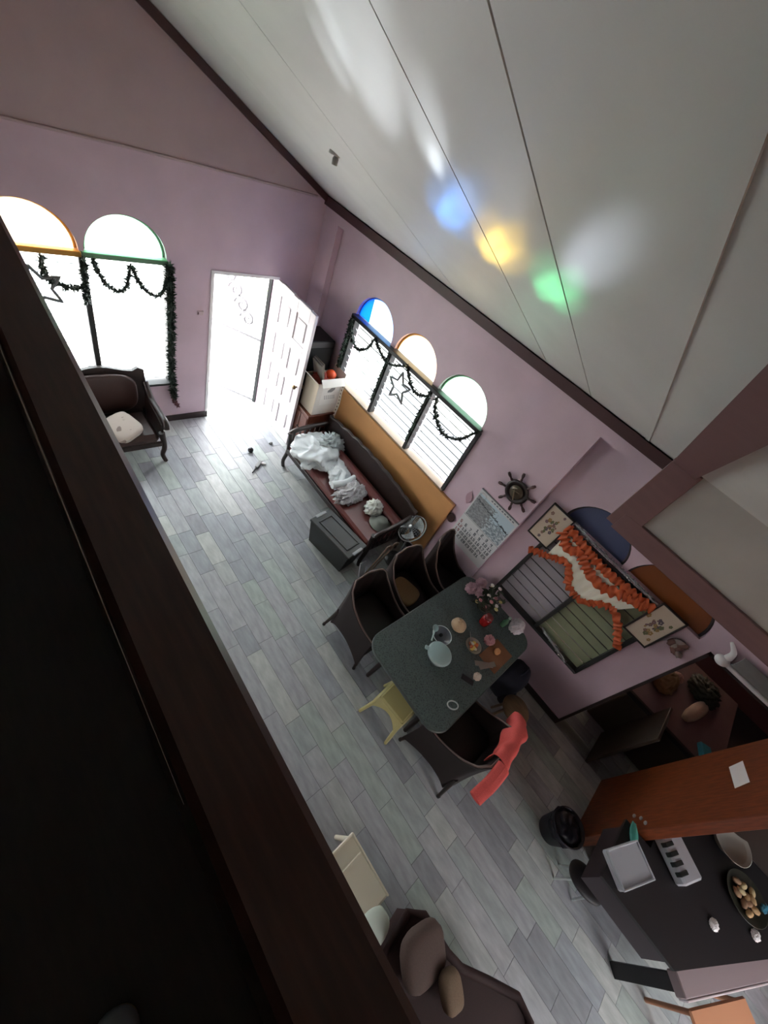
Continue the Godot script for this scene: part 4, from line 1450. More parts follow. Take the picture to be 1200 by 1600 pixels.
		if k % 2 == 0:
			st = sb()
			for q in 6:
				var a := TAU * q / 6
				blob(st, d + Vector3(0.012 * cos(a), 0.004, 0.012 * sin(a)), Vector3(0.012, 0.006, 0.012), 0.1, 1.0, q, -1e9, Basis(), false, 8)
			put("bloom", st, mat(["bloom_white", "bloom_cream", "bloom_pink"][k % 3], [rgb(210, 200, 196), rgb(200, 190, 130), rgb(180, 120, 124)][k % 3], 0.7), vase)
	var pinkbag := mat("pink_bag", rgb(196, 160, 172), 0.4)
	var bl := ["crumpled pale pink plastic bag at the far table corner, topmost of three", "pale pink knotted bag between two others at the far table corner", "small pale pink bag at the far table corner touching the wall"]
	for k in 3:
		bundle("pink_bag", bl[k], "bag", [Vector3(-0.37, ty, 4.36), Vector3(-0.30, ty, 4.45), Vector3(-0.20, ty, 4.38)][k], Vector3(0.062, 0.045, 0.05), 60 + k, pinkbag, "pale pink bags on the table", 0.6, 1.6)
	bundle("white_plastic_bag", "shiny white knotted plastic bag at the window end of the table", "bag", Vector3(-0.235, ty, 4.97), Vector3(0.09, 0.055, 0.062), 71, mat("white_bag", rgb(214, 206, 214), 0.25), "", 0.5, 1.5)
	bundle("pink_wrapper", "crumpled pink sweet wrapper between the red jar and the plate of scraps", "wrapper", Vector3(-0.66, ty, 4.89), Vector3(0.052, 0.03, 0.042), 73, mat("pink_wrapper", rgb(176, 120, 124), 0.4), "", 0.6, 1.8)
	bundle("bread_roll", "small golden bread roll on brown paper near the wall side of the table", "bread", Vector3(-0.68, ty + 0.004, 5.02), Vector3(0.04, 0.024, 0.03), 74, mat("bread", rgb(186, 130, 84), 0.7), "", 0.15, 1.0)
	st = sb()
	sheet(st, 10, 10, func(u, v): return Vector3((u - 0.5) * 0.34, 0.004 + 0.004 * sin(u * 9.0) * sin(v * 7.0) + 0.003, (v - 0.5) * 0.22), 0.0015)
	single("brown_paper", st, mat("brown_paper", rgb(124, 82, 56), 0.8), "flattened brown paper spread under the bread roll", "paper", Vector3(-0.72, ty, 5.04))
	var bottle := thing("bottle", "small green glass bottle beside the white plastic bag", "bottle", Vector3(-0.36, ty, 4.86))
	st = sb()
	lathe(st, [Vector2(0, 0), Vector2(0.028, 0), Vector2(0.03, 0.01), Vector2(0.03, 0.09), Vector2(0.012, 0.13), Vector2(0.012, 0.155), Vector2(0, 0.155)], 20)
	put("body", st, mat("green_glass", rgb(64, 96, 76), 0.15), bottle)
	st = sb()
	lathe(st, [Vector2(0, 0.155), Vector2(0.014, 0.155), Vector2(0.014, 0.175), Vector2(0, 0.176)], 16)
	put("cap", st, mat("pale_green", rgb(150, 176, 160), 0.4), bottle)
	var phone := thing("phone", "black mobile phone lying on the table near the crumpled tissue", "phone", Vector3(-1.19, ty, 5.02), 0.42)
	st = sb()
	box(st, Vector3(0, 0.007, 0), Vector3(0.055, 0.012, 0.135), 0.004)
	put("body", st, black, phone)
	st = sb()
	box(st, Vector3(0, 0.0135, 0), Vector3(0.050, 0.001, 0.125), 0.0)
	put("screen", st, mat("screen_glass", rgb(10, 10, 12), 0.08), phone)
	bundle("tissue", "crumpled white tissue beside the black phone", "tissue", Vector3(-1.08, ty, 5.06), Vector3(0.034, 0.022, 0.028), 75, mat("tissue_paper", rgb(204, 186, 170), 0.9), "", 0.6, 1.8)
	st = sb()
	var oval := []
	for i in 40:
		oval.append(Vector3(0.052 * cos(TAU * i / 40), 0.008, 0.036 * sin(TAU * i / 40)))
	tube(st, oval, 0.0065, 0.0065, 8, true)
	var br := single("bracelet", st, mat("pale_bangle", rgb(178, 182, 182), 0.25), "thin pale oval bangle near the rounded table corner", "bangle", Vector3(-1.49, ty, 5.09))
	br.rotation.y = -0.7
	st = sb()
	for k in 2:
		box(st, Vector3(0.02 * k, 0.006 + 0.005 * k, 0.03 * k), Vector3(0.2, 0.004, 0.05), 0.001, Basis(UP, -0.7 + 0.3 * k))
	single("kitchen_knife", st, mats.dull_steel, "flat dull metal strips lying across the brown paper", "utensil", Vector3(-0.92, ty + 0.01, 5.02))

	# ------------------------------------------------------------ on the side wall
	var cal := thing("wall_calendar", "large paper wall calendar with seascape photograph and month grid on the pillar", "calendar", Vector3(-0.094, 0.82, 3.95))
	st = sb()
	box(st, Vector3(0, 0.41, 0), Vector3(0.004, 0.83, 0.55), 0.0)
	put("pages", st, white, cal)
	st = sb()
	printed_card(st, Vector3(-0.003, 0.825, -0.275), Vector3(-0.003, 0.825, 0.275), Vector3(-0.003, -0.005, 0.275), Vector3(-0.003, -0.005, -0.275), Vector3(-1, 0, 0))
	put("printed_sheet", st, textured("calendar_print", calendar_image(), 0.6), cal)
	st = sb()
	box(st, Vector3(-0.004, 0.825, 0), Vector3(0.008, 0.016, 0.55), 0.002)
	put("binding", st, mats.grey_plastic, cal)
	var wheel := thing("ship_wheel", "dark wooden ship wheel ornament with turned spokes above the calendar", "ornament", Vector3(-0.112, 1.915, 3.99))
	var wx := Transform3D(Vector3(0, 0, 1), Vector3(-1, 0, 0), Vector3(0, 1, 0), Vector3.ZERO)
	var wheel_m := mat("wheel_wood", rgb(38, 30, 30), 0.4)
	st = sb()
	lathe(st, [Vector2(0.0, 0.0), Vector2(0.125, 0.0), Vector2(0.13, 0.012), Vector2(0.12, 0.024), Vector2(0.098, 0.024), Vector2(0.09, 0.012), Vector2(0.0, 0.012)], 36, wx)
	put("rim", st, wheel_m, wheel)
	st = sb()
	lathe(st, [Vector2(0.0, 0.012), Vector2(0.07, 0.012), Vector2(0.075, 0.02), Vector2(0.05, 0.026), Vector2(0.03, 0.04), Vector2(0.0, 0.044)], 28, wx)
	put("hub_boss", st, mat("wheel_hub", rgb(92, 84, 70), 0.4, 0.3), wheel)
	st = sb()
	tube(st, [wx * Vector3(0.03, 0.05, -0.07), wx * Vector3(-0.03, 0.05, 0.04), wx * Vector3(0.0, 0.05, 0.06)], 0.008, 0.006, 6)
	tube(st, [wx * Vector3(-0.05, 0.05, 0.01), wx * Vector3(0.04, 0.05, 0.03)], 0.006, 0.006, 6)
	put("emblem", st, mat("wheel_emblem", rgb(120, 110, 92), 0.4, 0.4), wheel)
	for k in 8:
		var a := TAU * (k + 0.35) / 8
		var dir := Vector3(cos(a), 0, sin(a))
		st = sb()
		var rot := Basis(Quaternion(UP, dir))
		lathe(st, [Vector2(0.008, 0.12), Vector2(0.013, 0.14), Vector2(0.009, 0.155), Vector2(0.017, 0.19), Vector2(0.013, 0.215), Vector2(0.0, 0.22)], 12, wx * Transform3D(rot, Vector3(0, 0.012, 0)))
		put("spoke", st, mat("wheel_spoke", rgb(58, 34, 36), 0.4), wheel)
	var pics := [[Vector3(-0.06, 1.645, 4.45), 0.26, 0.44, "framed floral embroidery hanging between the pillar and the orange curtain", 3], [Vector3(-0.06, 1.635, 5.65), 0.24, 0.46, "framed floral embroidery hanging beside the end of the orange curtain under the amber arch", 9]]
	for p: Array in pics:
		var fr := thing("embroidery_frame", p[3], "picture", p[0], 0.0, "framed embroideries by the closed window")
		for e: Array in [[Vector3(0, 0.008, 0), Vector3(0.024, 0.016, p[1])], [Vector3(0, p[2] - 0.008, 0), Vector3(0.024, 0.016, p[1])], [Vector3(0, p[2] * 0.5, p[1] * 0.5 - 0.008), Vector3(0.024, p[2], 0.016)], [Vector3(0, p[2] * 0.5, 0.008 - p[1] * 0.5), Vector3(0.024, p[2], 0.016)]]:
			st = sb()
			box(st, e[0], e[1], 0.003)
			put("frame_side", st, wheel_m, fr)
		st = sb()
		printed_card(st, Vector3(-0.004, p[2], -p[1] * 0.5), Vector3(-0.004, p[2], p[1] * 0.5), Vector3(-0.004, 0, p[1] * 0.5), Vector3(-0.004, 0, -p[1] * 0.5), Vector3(-1, 0, 0))
		put("embroidery", st, textured("embroidery_%d" % p[4], embroidery_image(p[4]), 0.8), fr)
	var garn := thing("dried_ornament", "brown dried-flower ornament hanging under the second framed embroidery", "ornament", Vector3(-0.03, 1.86, 5.85))
	for k in 7:
		st = sb()
		blob(st, Vector3(-0.01, 0.05 * sin(k * 2.1), 0.022 * (k % 3) - 0.02 + 0.01 * k), Vector3(0.018, 0.045, 0.03), 0.4, 2.0, k, -1e9, Basis(Vector3(1, 0, 0), k), false, 14)
		put("petal", st, mat(["dry_brown", "dry_grey"][k % 2], [rgb(110, 80, 74), rgb(140, 126, 122)][k % 2], 0.8), garn)
	# orange ruffled curtain with a white sheer
	var orange := mat("orange_satin", rgb(204, 92, 44), 0.6, 0.0, rough_bump, Vector3.ONE * 5.0, 0.05)
	var cur := thing("curtain", "white sheer curtain with orange ruffled edges looped across the closed window", "curtain", Vector3.ZERO)
	st = sb()
	var low := curve([Vector3(-0.06, 1.60, 4.62), Vector3(-0.06, 1.69, 4.80), Vector3(-0.06, 1.53, 4.97), Vector3(-0.06, 1.52, 5.15), Vector3(-0.06, 1.64, 5.28), Vector3(-0.06, 1.68, 5.37)], 0.02)
	var hi := curve([Vector3(-0.05, 1.93, 4.60), Vector3(-0.05, 1.90, 4.80), Vector3(-0.05, 1.88, 5.0), Vector3(-0.05, 1.88, 5.2), Vector3(-0.05, 1.92, 5.40), Vector3(-0.05, 1.95, 5.50)], 0.02)
	sheet(st, 40, 14, func(u, v):
		var a: Vector3 = low[int(u * (low.size() - 1))]
		var b: Vector3 = hi[int(u * (hi.size() - 1))]
		return a.lerp(b, v) + Vector3(-0.012 * sin(u * 60.0) * (0.3 + v * 0.4), 0, 0), 0.002)
	var sheer := mat("white_sheer", rgb(222, 220, 204), 0.7)
	put("sheer", st, sheer, cur)
	for e: Array in [[curve([Vector3(-0.07, 1.50, 4.46), Vector3(-0.07, 1.60, 4.63), Vector3(-0.07, 1.70, 4.79), Vector3(-0.07, 1.62, 4.90), Vector3(-0.07, 1.53, 4.97), Vector3(-0.07, 1.51, 5.15), Vector3(-0.07, 1.64, 5.27), Vector3(-0.07, 1.69, 5.37), Vector3(-0.07, 1.60, 5.51), Vector3(-0.07, 1.42, 5.66)], 0.012), 0.036], [curve([Vector3(-0.075, 1.92, 4.56), Vector3(-0.075, 1.83, 4.70), Vector3(-0.075, 1.88, 4.82), Vector3(-0.075, 1.80, 5.0), Vector3(-0.075, 1.79, 5.17), Vector3(-0.075, 1.87, 5.30), Vector3(-0.075, 1.95, 5.50)], 0.012), 0.052], [curve([Vector3(-0.07, 1.99, 4.56), Vector3(-0.07, 1.96, 4.8), Vector3(-0.07, 1.93, 5.05), Vector3(-0.07, 1.95, 5.3), Vector3(-0.07, 1.98, 5.54)], 0.012), 0.045]]:
		st = sb()
		var line: Array = e[0]
		var hw: float = e[1]
		sheet(st, line.size() - 1, 6, func(u, v):
			var i := int(round(u * (line.size() - 1)))
			var p: Vector3 = line[i]
			var t: Vector3 = (line[mini(i + 1, line.size() - 1)] - line[maxi(i - 1, 0)]).normalized()
			var n: Vector3 = Vector3(-1, 0, 0).cross(t)
			var w: float = (v - 0.5) * 2.0
			return p + n * w * hw * (1.0 + 0.16 * sin(i * 0.8)) + Vector3(-0.016 * sin(i * 0.95 + 0.9 * sin(i * 0.31) + w * 0.5) * (0.35 + absf(w)) - 0.012 * (1.0 - w * w), 0, 0) + t * 0.004 * sin(i * 0.7) * w, 0.003)
		put("ruffle", st, orange, cur)
	tinsel("silver_garland", [Vector3(-0.04, 2.06, 4.58), Vector3(-0.045, 2.035, 4.9), Vector3(-0.04, 2.03, 5.25), Vector3(-0.04, 2.02, 5.54)], "strip of silver tinsel along the top of the closed window", silver, 0.022, 500)
	tinsel("clear_garland", [Vector3(-0.02, 0.86, 5.15), Vector3(-0.05, 0.84, 5.35), Vector3(-0.05, 0.80, 5.55)], "short silver tinsel strand drooping over the lowest green slats", silver, 0.022, 420)
	# tinsel garlands on the bright windows
	var gr := "dark green tinsel garlands on the windows"
	var d0 := -0.06
	tinsel("tinsel_garland", [Vector3(d0, 2.04, 0.94), Vector3(d0, 1.86, 1.02), Vector3(d0, 1.78, 1.2), Vector3(d0, 1.88, 1.36), Vector3(d0, 2.06, 1.43)], "green tinsel swag across the first louvred bay, nearest the door", fir, 0.035, 420, gr)
	tinsel("tinsel_garland", [Vector3(d0, 2.06, 1.43), Vector3(d0, 1.96, 1.62), Vector3(d0, 1.94, 1.80), Vector3(d0, 2.08, 2.06)], "green tinsel swag crossing the first dark mullion of the louvred window", fir, 0.03, 400, gr)
	tinsel("tinsel_garland", [Vector3(d0, 2.08, 2.06), Vector3(d0, 1.96, 2.18), Vector3(d0, 1.90, 2.32), Vector3(d0, 1.99, 2.52)], "green tinsel swag beside the tinsel star in the middle louvred bay", fir, 0.035, 420, gr)
	tinsel("tinsel_garland", [Vector3(d0, 2.04, 2.60), Vector3(d0, 1.87, 2.70), Vector3(d0, 1.77, 2.90), Vector3(d0, 1.85, 3.10), Vector3(d0, 2.06, 3.24)], "green tinsel swag across the louvred bay nearest the calendar", fir, 0.04, 420, gr)
	tinsel("tinsel_garland", [Vector3(-0.06, 2.05, 0.95), Vector3(-0.065, 1.7, 0.95), Vector3(-0.06, 1.35, 0.95)], "green tinsel strand hanging down the corner edge of the louvred window", fir, 0.04, 520, gr)
	for k in 2:
		tinsel("tinsel_garland", [Vector3(-0.04, 2.04, 1.715 + 0.766 * k), Vector3(-0.045, 1.7, 1.715 + 0.766 * k), Vector3(-0.04, 1.35 - 0.05 * k, 1.715 + 0.766 * k)], ["green tinsel strand down the first mullion of the louvred window", "green tinsel strand down the second mullion of the louvred window"][k], fir, 0.03, 420, gr)
	star(Vector3(-0.07, 1.80, 2.07), 0.19, XR, "outlined tinsel star hanging in the middle bay of the louvred window", mat("pale_tinsel", rgb(110, 116, 116), 0.4), 0.15)
	tinsel("tinsel_garland", [Vector3(-1.91, 2.08, 0.05), Vector3(-1.90, 1.5, 0.055), Vector3(-1.91, 0.9, 0.05), Vector3(-1.88, 0.42, 0.05)], "thick tinsel strand down the door side of the front window", fir, 0.055, 900, gr)
	tinsel("tinsel_garland", [Vector3(-1.89, 0.42, 0.05), Vector3(-1.87, 0.34, 0.05), Vector3(-1.83, 0.27, 0.05)], "dull red tinsel tip at the foot of the front window strand", mat("red_tinsel", rgb(90, 44, 48), 0.5), 0.035, 500)
	tinsel("tinsel_garland", [Vector3(-2.60, 2.07, 0.05), Vector3(-2.53, 1.88, 0.05), Vector3(-2.42, 1.78, 0.05), Vector3(-2.33, 1.84, 0.05), Vector3(-2.28, 2.04, 0.05)], "green tinsel swag in the front window, half next to the yellow arch", fir, 0.035, 420, gr)
	tinsel("tinsel_garland", [Vector3(-2.26, 2.04, 0.05), Vector3(-2.20, 1.86, 0.05), Vector3(-2.08, 1.76, 0.05), Vector3(-1.98, 1.80, 0.05), Vector3(-1.92, 2.04, 0.05)], "green tinsel swag in the front window, half next to the door", fir, 0.035, 420, gr)
	tinsel("tinsel_garland", [Vector3(-2.67, 2.06, 0.05), Vector3(-2.68, 1.9, 0.055), Vector3(-2.69, 1.66, 0.05)], "green tinsel strand down the mullion of the front window", fir, 0.045, 700, gr)
	tinsel("tinsel_garland", [Vector3(-2.98, 2.06, 0.05), Vector3(-2.99, 1.92, 0.05), Vector3(-2.95, 1.84, 0.05), Vector3(-2.82, 1.79, 0.05), Vector3(-2.69, 1.81, 0.05)], "green tinsel swag under the yellow arch of the front window", fir, 0.045, 420, gr)
	star(Vector3(-3.05, 1.78, 0.06), 0.2, Transform3D(), "outlined tinsel star under the yellow arch of the front window", mats.pale_tinsel, 0.25)
	var sw := thing("light_switch", "small white light switch on the front wall beside the doorway", "switch", Vector3(-1.55, 1.56, 0.0))
	st = sb()
	box(st, Vector3(0, 0, 0.008), Vector3(0.075, 0.05, 0.016), 0.004)
	put("plate", st, mat("switch_plate", rgb(200, 180, 184), 0.4), sw)
	st = sb()
	box(st, Vector3(-0.03, 0, 0.018), Vector3(0.012, 0.03, 0.010), 0.003, Basis(UP, 0.15))
	put("rocker", st, mat("dark_rocker", rgb(90, 60, 66), 0.4), sw)
	st = sb()
	blob(st, Vector3.ZERO, Vector3(0.02, 0.065, 0.055), 0.08, 1.0, 3, -1e9, Basis(), false, 20)
	single("coconut_shell", st, mat("shell_brown", rgb(66, 40, 36), 0.6), "small brown oval shell hung on the wall at the end of the tan board", "ornament", Vector3(-0.02, 0.97, 3.555))
	st = sb()
	sheet(st, 10, 6, func(u, v): return Vector3(-0.008 - 0.01 * sin(u * PI), 1.28 + 0.2 * u, 3.60 + (v - 0.5) * 0.08 * sin(PI * clampf(u * 1.1, 0, 1)) - 0.03 * u), 0.002)
	single("paper_leaf", st, mat("grey_pink_paper", rgb(172, 142, 152), 0.8), "pale grey-pink leaf-shaped ornament on the wall near the calendar", "ornament")
	var hook := thing("ceiling_hook", "small grey bulb holder hanging from the sloping ceiling", "bulb holder", Vector3(-1.49, 3.62, 1.86))
	st = sb()
	lathe(st, [Vector2(0, -0.02), Vector2(0.02, -0.018), Vector2(0.021, 0.015), Vector2(0.014, 0.03), Vector2(0.014, 0.06), Vector2(0, 0.06)], 16)
	put("socket", st, mat("socket_grey", rgb(150, 148, 144), 0.5), hook)
	st = sb()
	lathe(st, [Vector2(0, 0.04), Vector2(0.055, 0.035), Vector2(0.05, 0.06), Vector2(0, 0.062)], 16)
	put("rose", st, ceil_m, hook)

	# ------------------------------------------------------------ armchair by the front window
	var sofa := thing("carved_armchair", "dark carved armchair with brown leather seat under the front window", "armchair", Vector3(-2.72, 0, 0.46))
	st = sb()
	box(st, Vector3(0, 0.37, 0.04), Vector3(0.80, 0.13, 0.52), 0.045)
	put("seat", st, mat("brown_leather", rgb(60, 38, 34), 0.45, 0.0, rough_bump, Vector3.ONE * 3.0, 0.04), sofa)
	poly = PackedVector2Array([Vector2(-0.44, 0.3), Vector2(0.44, 0.3), Vector2(0.47, 0.7), Vector2(0.46, 0.93), Vector2(0.40, 0.96)])
	for i in 17:
		var x := 0.34 - 0.68 * i / 16.0
		poly.append(Vector2(x, 0.955 + 0.03 * cos(x * 9.0)))
	poly.append_array(PackedVector2Array([Vector2(-0.40, 0.96), Vector2(-0.46, 0.93), Vector2(-0.47, 0.7)]))
	var lean := Transform3D(Basis(Vector3(1, 0, 0), -0.12), Vector3(0, 0, -0.22))
	st = sb()
	prism(st, poly, -0.03, 0.02, lean)
	put("back_frame", st, carved, sofa)
	st = sb()
	blob(st, lean * Vector3(0, 0.66, 0.03), Vector3(0.36, 0.26, 0.05), 0.02, 1.0, 2, -1e9, Basis(), false, 30, 0.6)
	put("back_cushion", st, mats.brown_leather, sofa)
	for s: float in [-1, 1]:
		st = sb()
		tube(st, curve([Vector3(s * 0.45, 0.80, -0.26), Vector3(s * 0.46, 0.66, -0.12), Vector3(s * 0.47, 0.62, 0.1), Vector3(s * 0.475, 0.60, 0.27), Vector3(s * 0.47, 0.53, 0.31)]), 0.032, 0.038, 10)
		var arm := put("arm", st, carved, sofa)
		st = sb()
		prism(st, PackedVector2Array([Vector2(-0.24, 0.3), Vector2(0.26, 0.3), Vector2(0.27, 0.56), Vector2(0.1, 0.6), Vector2(-0.12, 0.64), Vector2(-0.24, 0.74)]), s * 0.44 - 0.012, s * 0.44 + 0.012, XR)
		put("arm_panel", st, carved, arm)
		for z: float in [-0.24, 0.27]:
			st = sb()
			tube(st, curve([Vector3(s * 0.43, 0.45, z), Vector3(s * 0.455, 0.22, z), Vector3(s * 0.43, 0.1, z), Vector3(s * 0.46, 0.0, z + 0.02)], 0.05), 0.036, 0.026, 10)
			put("leg", st, carved, sofa)
	st = sb()
	box(st, Vector3(0, 0.29, 0.28), Vector3(0.86, 0.08, 0.04), 0.015)
	put("seat_rail", st, carved, sofa)
	im = Image.create(96, 96, false, Image.FORMAT_RGB8)
	im.fill(rgb(188, 176, 166))
	for y in 96:
		for x in 96:
			var v := sin(x * 0.13 + 0.4) * cos(y * 0.11 + x * 0.07)
			if v > 0.62 and x > 24 and x < 72 and y > 28 and y < 70:
				im.set_pixel(x, y, rgb(104, 86, 80))
	var pil_m := textured("pillow_print", im, 0.85)
	pil_m.uv1_triplanar = true
	pil_m.uv1_scale = Vector3.ONE * 2.6
	pil_m.uv1_offset = Vector3.ONE * 0.5
	st = sb()
	blob(st, Vector3.ZERO, Vector3(0.17, 0.055, 0.17), 0.06, 1.4, 4, -1e9, Basis(Vector3(1, 0, 0), 0.35) * Basis(UP, 0.5), false, 32, 0.55)
	single("pillow", st, pil_m, "cream pillow with a dark printed motif on the carved armchair", "pillow", Vector3(-2.66, 0.50, 0.60))

	# ------------------------------------------------------------ near the loft edge, on the floor below
	var wc := thing("white_chair", "cream-white plastic chair half hidden below the loft parapet", "chair", Vector3(-2.93, 0, 5.5))
	var wm := mat("cream_white_plastic", rgb(206, 200, 180), 0.4)
	st = sb()
	box(st, Vector3(0.02, 0.44, -0.02), Vector3(0.50, 0.035, 0.44), 0.014)
	put("seat", st, wm, wc)
	st = sb()
	box(st, Vector3(0.02, 0.462, -0.11), Vector3(0.46, 0.012, 0.012), 0.004)
	put("seat_ridge", st, wm, wc)
	st = sb()
	for e: Array in [[Vector3(0.265, 0.458, -0.02), Vector3(0.014, 0.03, 0.44)], [Vector3(0.02, 0.458, -0.235), Vector3(0.50, 0.03, 0.014)]]:
		box(st, e[0], e[1], 0.005)
	put("raised_rim", st, wm, wc)
	st = sb()
	blob(st, Vector3(0.0, 0.44, 0.25), Vector3(0.21, 0.035, 0.10), 0.02, 1.0, 1, -1e9, Basis(), false, 28, 0.7)
	tag(put("front_lip", st, mat("mint_white_plastic", rgb(210, 222, 212), 0.35), wc), "minty white rounded front lip")
	for sx: float in [-1, 1]:
		for sz: float in [-1, 1]:
			st = sb()
			tube(st, [Vector3(0.02 + sx * 0.22, 0.44, -0.02 + sz * 0.19), Vector3(0.02 + sx * 0.25, 0.0, -0.02 + sz * 0.22)], 0.022, 0.018, 8)
			put("leg", st, wm, wc)
	var rec := thing("recliner", "low dark maroon upholstered armchair at the bottom of the view with cushions on it", "armchair", Vector3(-2.78, 0, 6.42))
	var brn := mat("dark_maroon_fabric", rgb(52, 27, 27), 0.75, 0.0, rough_bump, Vector3.ONE * 4.0, 0.08)
	poly = PackedVector2Array([Vector2(0.20, -0.56), Vector2(0.285, -0.47), Vector2(0.29, -0.22), Vector2(0.32, -0.09), Vector2(0.44, 0.10), Vector2(0.55, 0.29), Vector2(0.53, 0.42), Vector2(0.30, 0.55), Vector2(-0.36, 0.55), Vector2(-0.36, -0.5)])
	st = sb()
	prism(st, poly, 0.20, 0.40, flat)
	put("seat_base", st, brn, rec)
	st = sb()
	var lip := []
	for p in poly:
		lip.append(Vector3(p.x * 0.97, 0.40, p.y * 0.97))
	tube(st, lip, 0.03, 0.03, 8, true)
	put("welt", st, brn, rec)
	poly = PackedVector2Array([Vector2(0.12, -0.44), Vector2(0.18, -0.2), Vector2(0.3, 0.1), Vector2(0.42, 0.30), Vector2(0.2, 0.45), Vector2(-0.3, 0.45), Vector2(-0.3, -0.42)])
	st = sb()
	prism(st, poly, 0.0, 0.21, flat)
	put("plinth", st, brn, rec)
	st = sb()
	box(st, Vector3(-0.30, 0.58, 0.0), Vector3(0.16, 0.52, 1.0), 0.05)
	put("backrest", st, brn, rec)
	st = sb()
	blob(st, Vector3(0, 0, 0), Vector3(0.17, 0.06, 0.16), 0.05, 1.2, 5, -1e9, Basis(Vector3(1, 0, 0), 0.45) * Basis(UP, -0.35), false, 30, 0.6)
	single("grey_brown_cushion", st, mat("grey_brown_cloth", rgb(88, 70, 64), 0.85, 0.0, rough_bump, Vector3.ONE * 4.0, 0.06), "larger grey-brown cushion propped on the dark brown armchair", "cushion", Vector3(-2.67, 0.50, 6.06))
	st = sb()
	blob(st, Vector3(0, 0, 0), Vector3(0.075, 0.05, 0.105), 0.05, 1.2, 5, -1e9, Basis(Vector3(1, 0, 0), 0.3) * Basis(UP, -0.4), false, 26, 0.6)
	single("tan_cushion", st, mat("tan_cushion_cloth", rgb(126, 104, 84), 0.85, 0.0, rough_bump, Vector3.ONE * 4.0, 0.06), "smaller tan cushion beside the grey-brown one on the dark armchair", "cushion", Vector3(-2.63, 0.50, 6.30))

	# ------------------------------------------------------------ kitchen side
	var brown_board := mat("orange_brown_board", rgb(128, 62, 28), 0.5, 0.0, grain, Vector3(4, 0.5, 4), 0.02)
	var tallb := thing("partition_board", "tall orange-brown wooden partition board with a white paper note, past the doorway", "partition", Vector3(-0.42, 0, 6.78))
	st = sb()
	box(st, Vector3(0, 1.15, 0), Vector3(0.80, 2.30, 0.09), 0.006)
	put("board", st, brown_board, tallb)
	st = sb()
	box(st, Vector3(0, 0, 0), Vector3(0.27, 0.115, 0.002), 0.0, Basis(Vector3(0, 0, 1), -0.35))
	single("paper_note", st, white, "small white paper note stuck high on the orange-brown board", "note", Vector3(-0.38, 1.645, 6.733))
	var ct := thing("black_counter", "black kitchen counter with slanted end behind the orange-brown board", "counter", Vector3.ZERO)
	var blk := mat("black_laminate", rgb(24, 22, 26), 0.5)
	poly = PackedVector2Array([Vector2(-1.40, 6.62), Vector2(-0.85, 6.62), Vector2(-0.85, 6.86), Vector2(-0.03, 6.86), Vector2(-0.03, 8.2), Vector2(-0.30, 8.12), Vector2(-1.40, 7.25)])
	st = sb()
	prism(st, poly, 0.82, 0.85, flat)
	put("worktop", st, blk, ct)
	poly = PackedVector2Array([Vector2(-1.36, 6.66), Vector2(-0.87, 6.66), Vector2(-0.87, 6.9), Vector2(-0.05, 6.9), Vector2(-0.05, 8.12), Vector2(-0.32, 8.06), Vector2(-1.36, 7.24)])
	st = sb()
	prism(st, poly, 0.55, 0.82, flat)
	put("apron", st, mat("dark_purple_grey", rgb(56, 49, 54), 0.6), ct)
	st = sb()
	prism(st, PackedVector2Array([Vector2(-0.80, 6.95), Vector2(-0.1, 6.95), Vector2(-0.1, 7.9), Vector2(-0.42, 7.9), Vector2(-0.80, 7.6)]), 0.0, 0.55, flat)
	put("base", st, blk, ct)
	for q: Vector2 in [Vector2(-0.98, 7.1), Vector2(-0.75, 7.5)]:
		st = sb()
		box(st, Vector3(q.x, 0.28, q.y), Vector3(0.05, 0.56, 0.05), 0.004)
		put("leg", st, blk, ct)
	st = sb()
	box(st, Vector3(-0.015, 1.3, 8.0), Vector3(0.03, 0.9, 1.9), 0.003)
	put("added_trim_7", st, mat("darkening_board", rgb(40, 28, 22), 0.6)).set_meta("kind", "structure")  # dark board added to darken a stretch of wall that was lit too brightly
	var tray := thing("dish_tray", "flat pale blue-grey plastic tray on the counter end above the dark stool", "tray", Vector3(-1.17, 0.85, 6.73), -0.5)
	var pw := mat("pale_grey_plastic", rgb(170, 174, 182), 0.35)
	st = sb()
	box(st, Vector3(0, 0.03, 0), Vector3(0.34, 0.06, 0.24), 0.012)
	put("body", st, pw, tray)
	st = sb()
	for e: Array in [[Vector3(0, 0.065, 0.115), Vector3(0.34, 0.02, 0.012)], [Vector3(0, 0.065, -0.115), Vector3(0.34, 0.02, 0.012)], [Vector3(0.165, 0.065, 0), Vector3(0.012, 0.02, 0.24)], [Vector3(-0.165, 0.065, 0), Vector3(0.012, 0.02, 0.24)]]:
		box(st, e[0], e[1], 0.004)
	put("raised_rim", st, pw, tray)
	var rack := thing("dish_rack", "pale grey plastic dish rack with dark slots beside the flat tray", "dish rack", Vector3(-0.74, 0.85, 7.03), -0.5)
	st = sb()
	box(st, Vector3(0, 0.05, 0), Vector3(0.22, 0.10, 0.30), 0.016)
	put("body", st, pw, rack)
	for k in 4:
		st = sb()
		box(st, Vector3(-0.075, 0.085, -0.1 + 0.06 * k), Vector3(0.09, 0.05, 0.03), 0.004)
		put("slot", st, mat("dark_slot", rgb(20, 28, 28), 0.5), rack)
	st = sb()
	blob(st, Vector3.ZERO, Vector3(0.10, 0.02, 0.035), 0.3, 2.0, 2, -1e9, Basis(UP, 0.4), false, 16)
	single("teal_cloth", st, mat("teal_cloth", rgb(64, 140, 128), 0.7), "small teal dishcloth by the foot of the orange-brown board", "cloth", Vector3(-0.92, 0.875, 6.70))
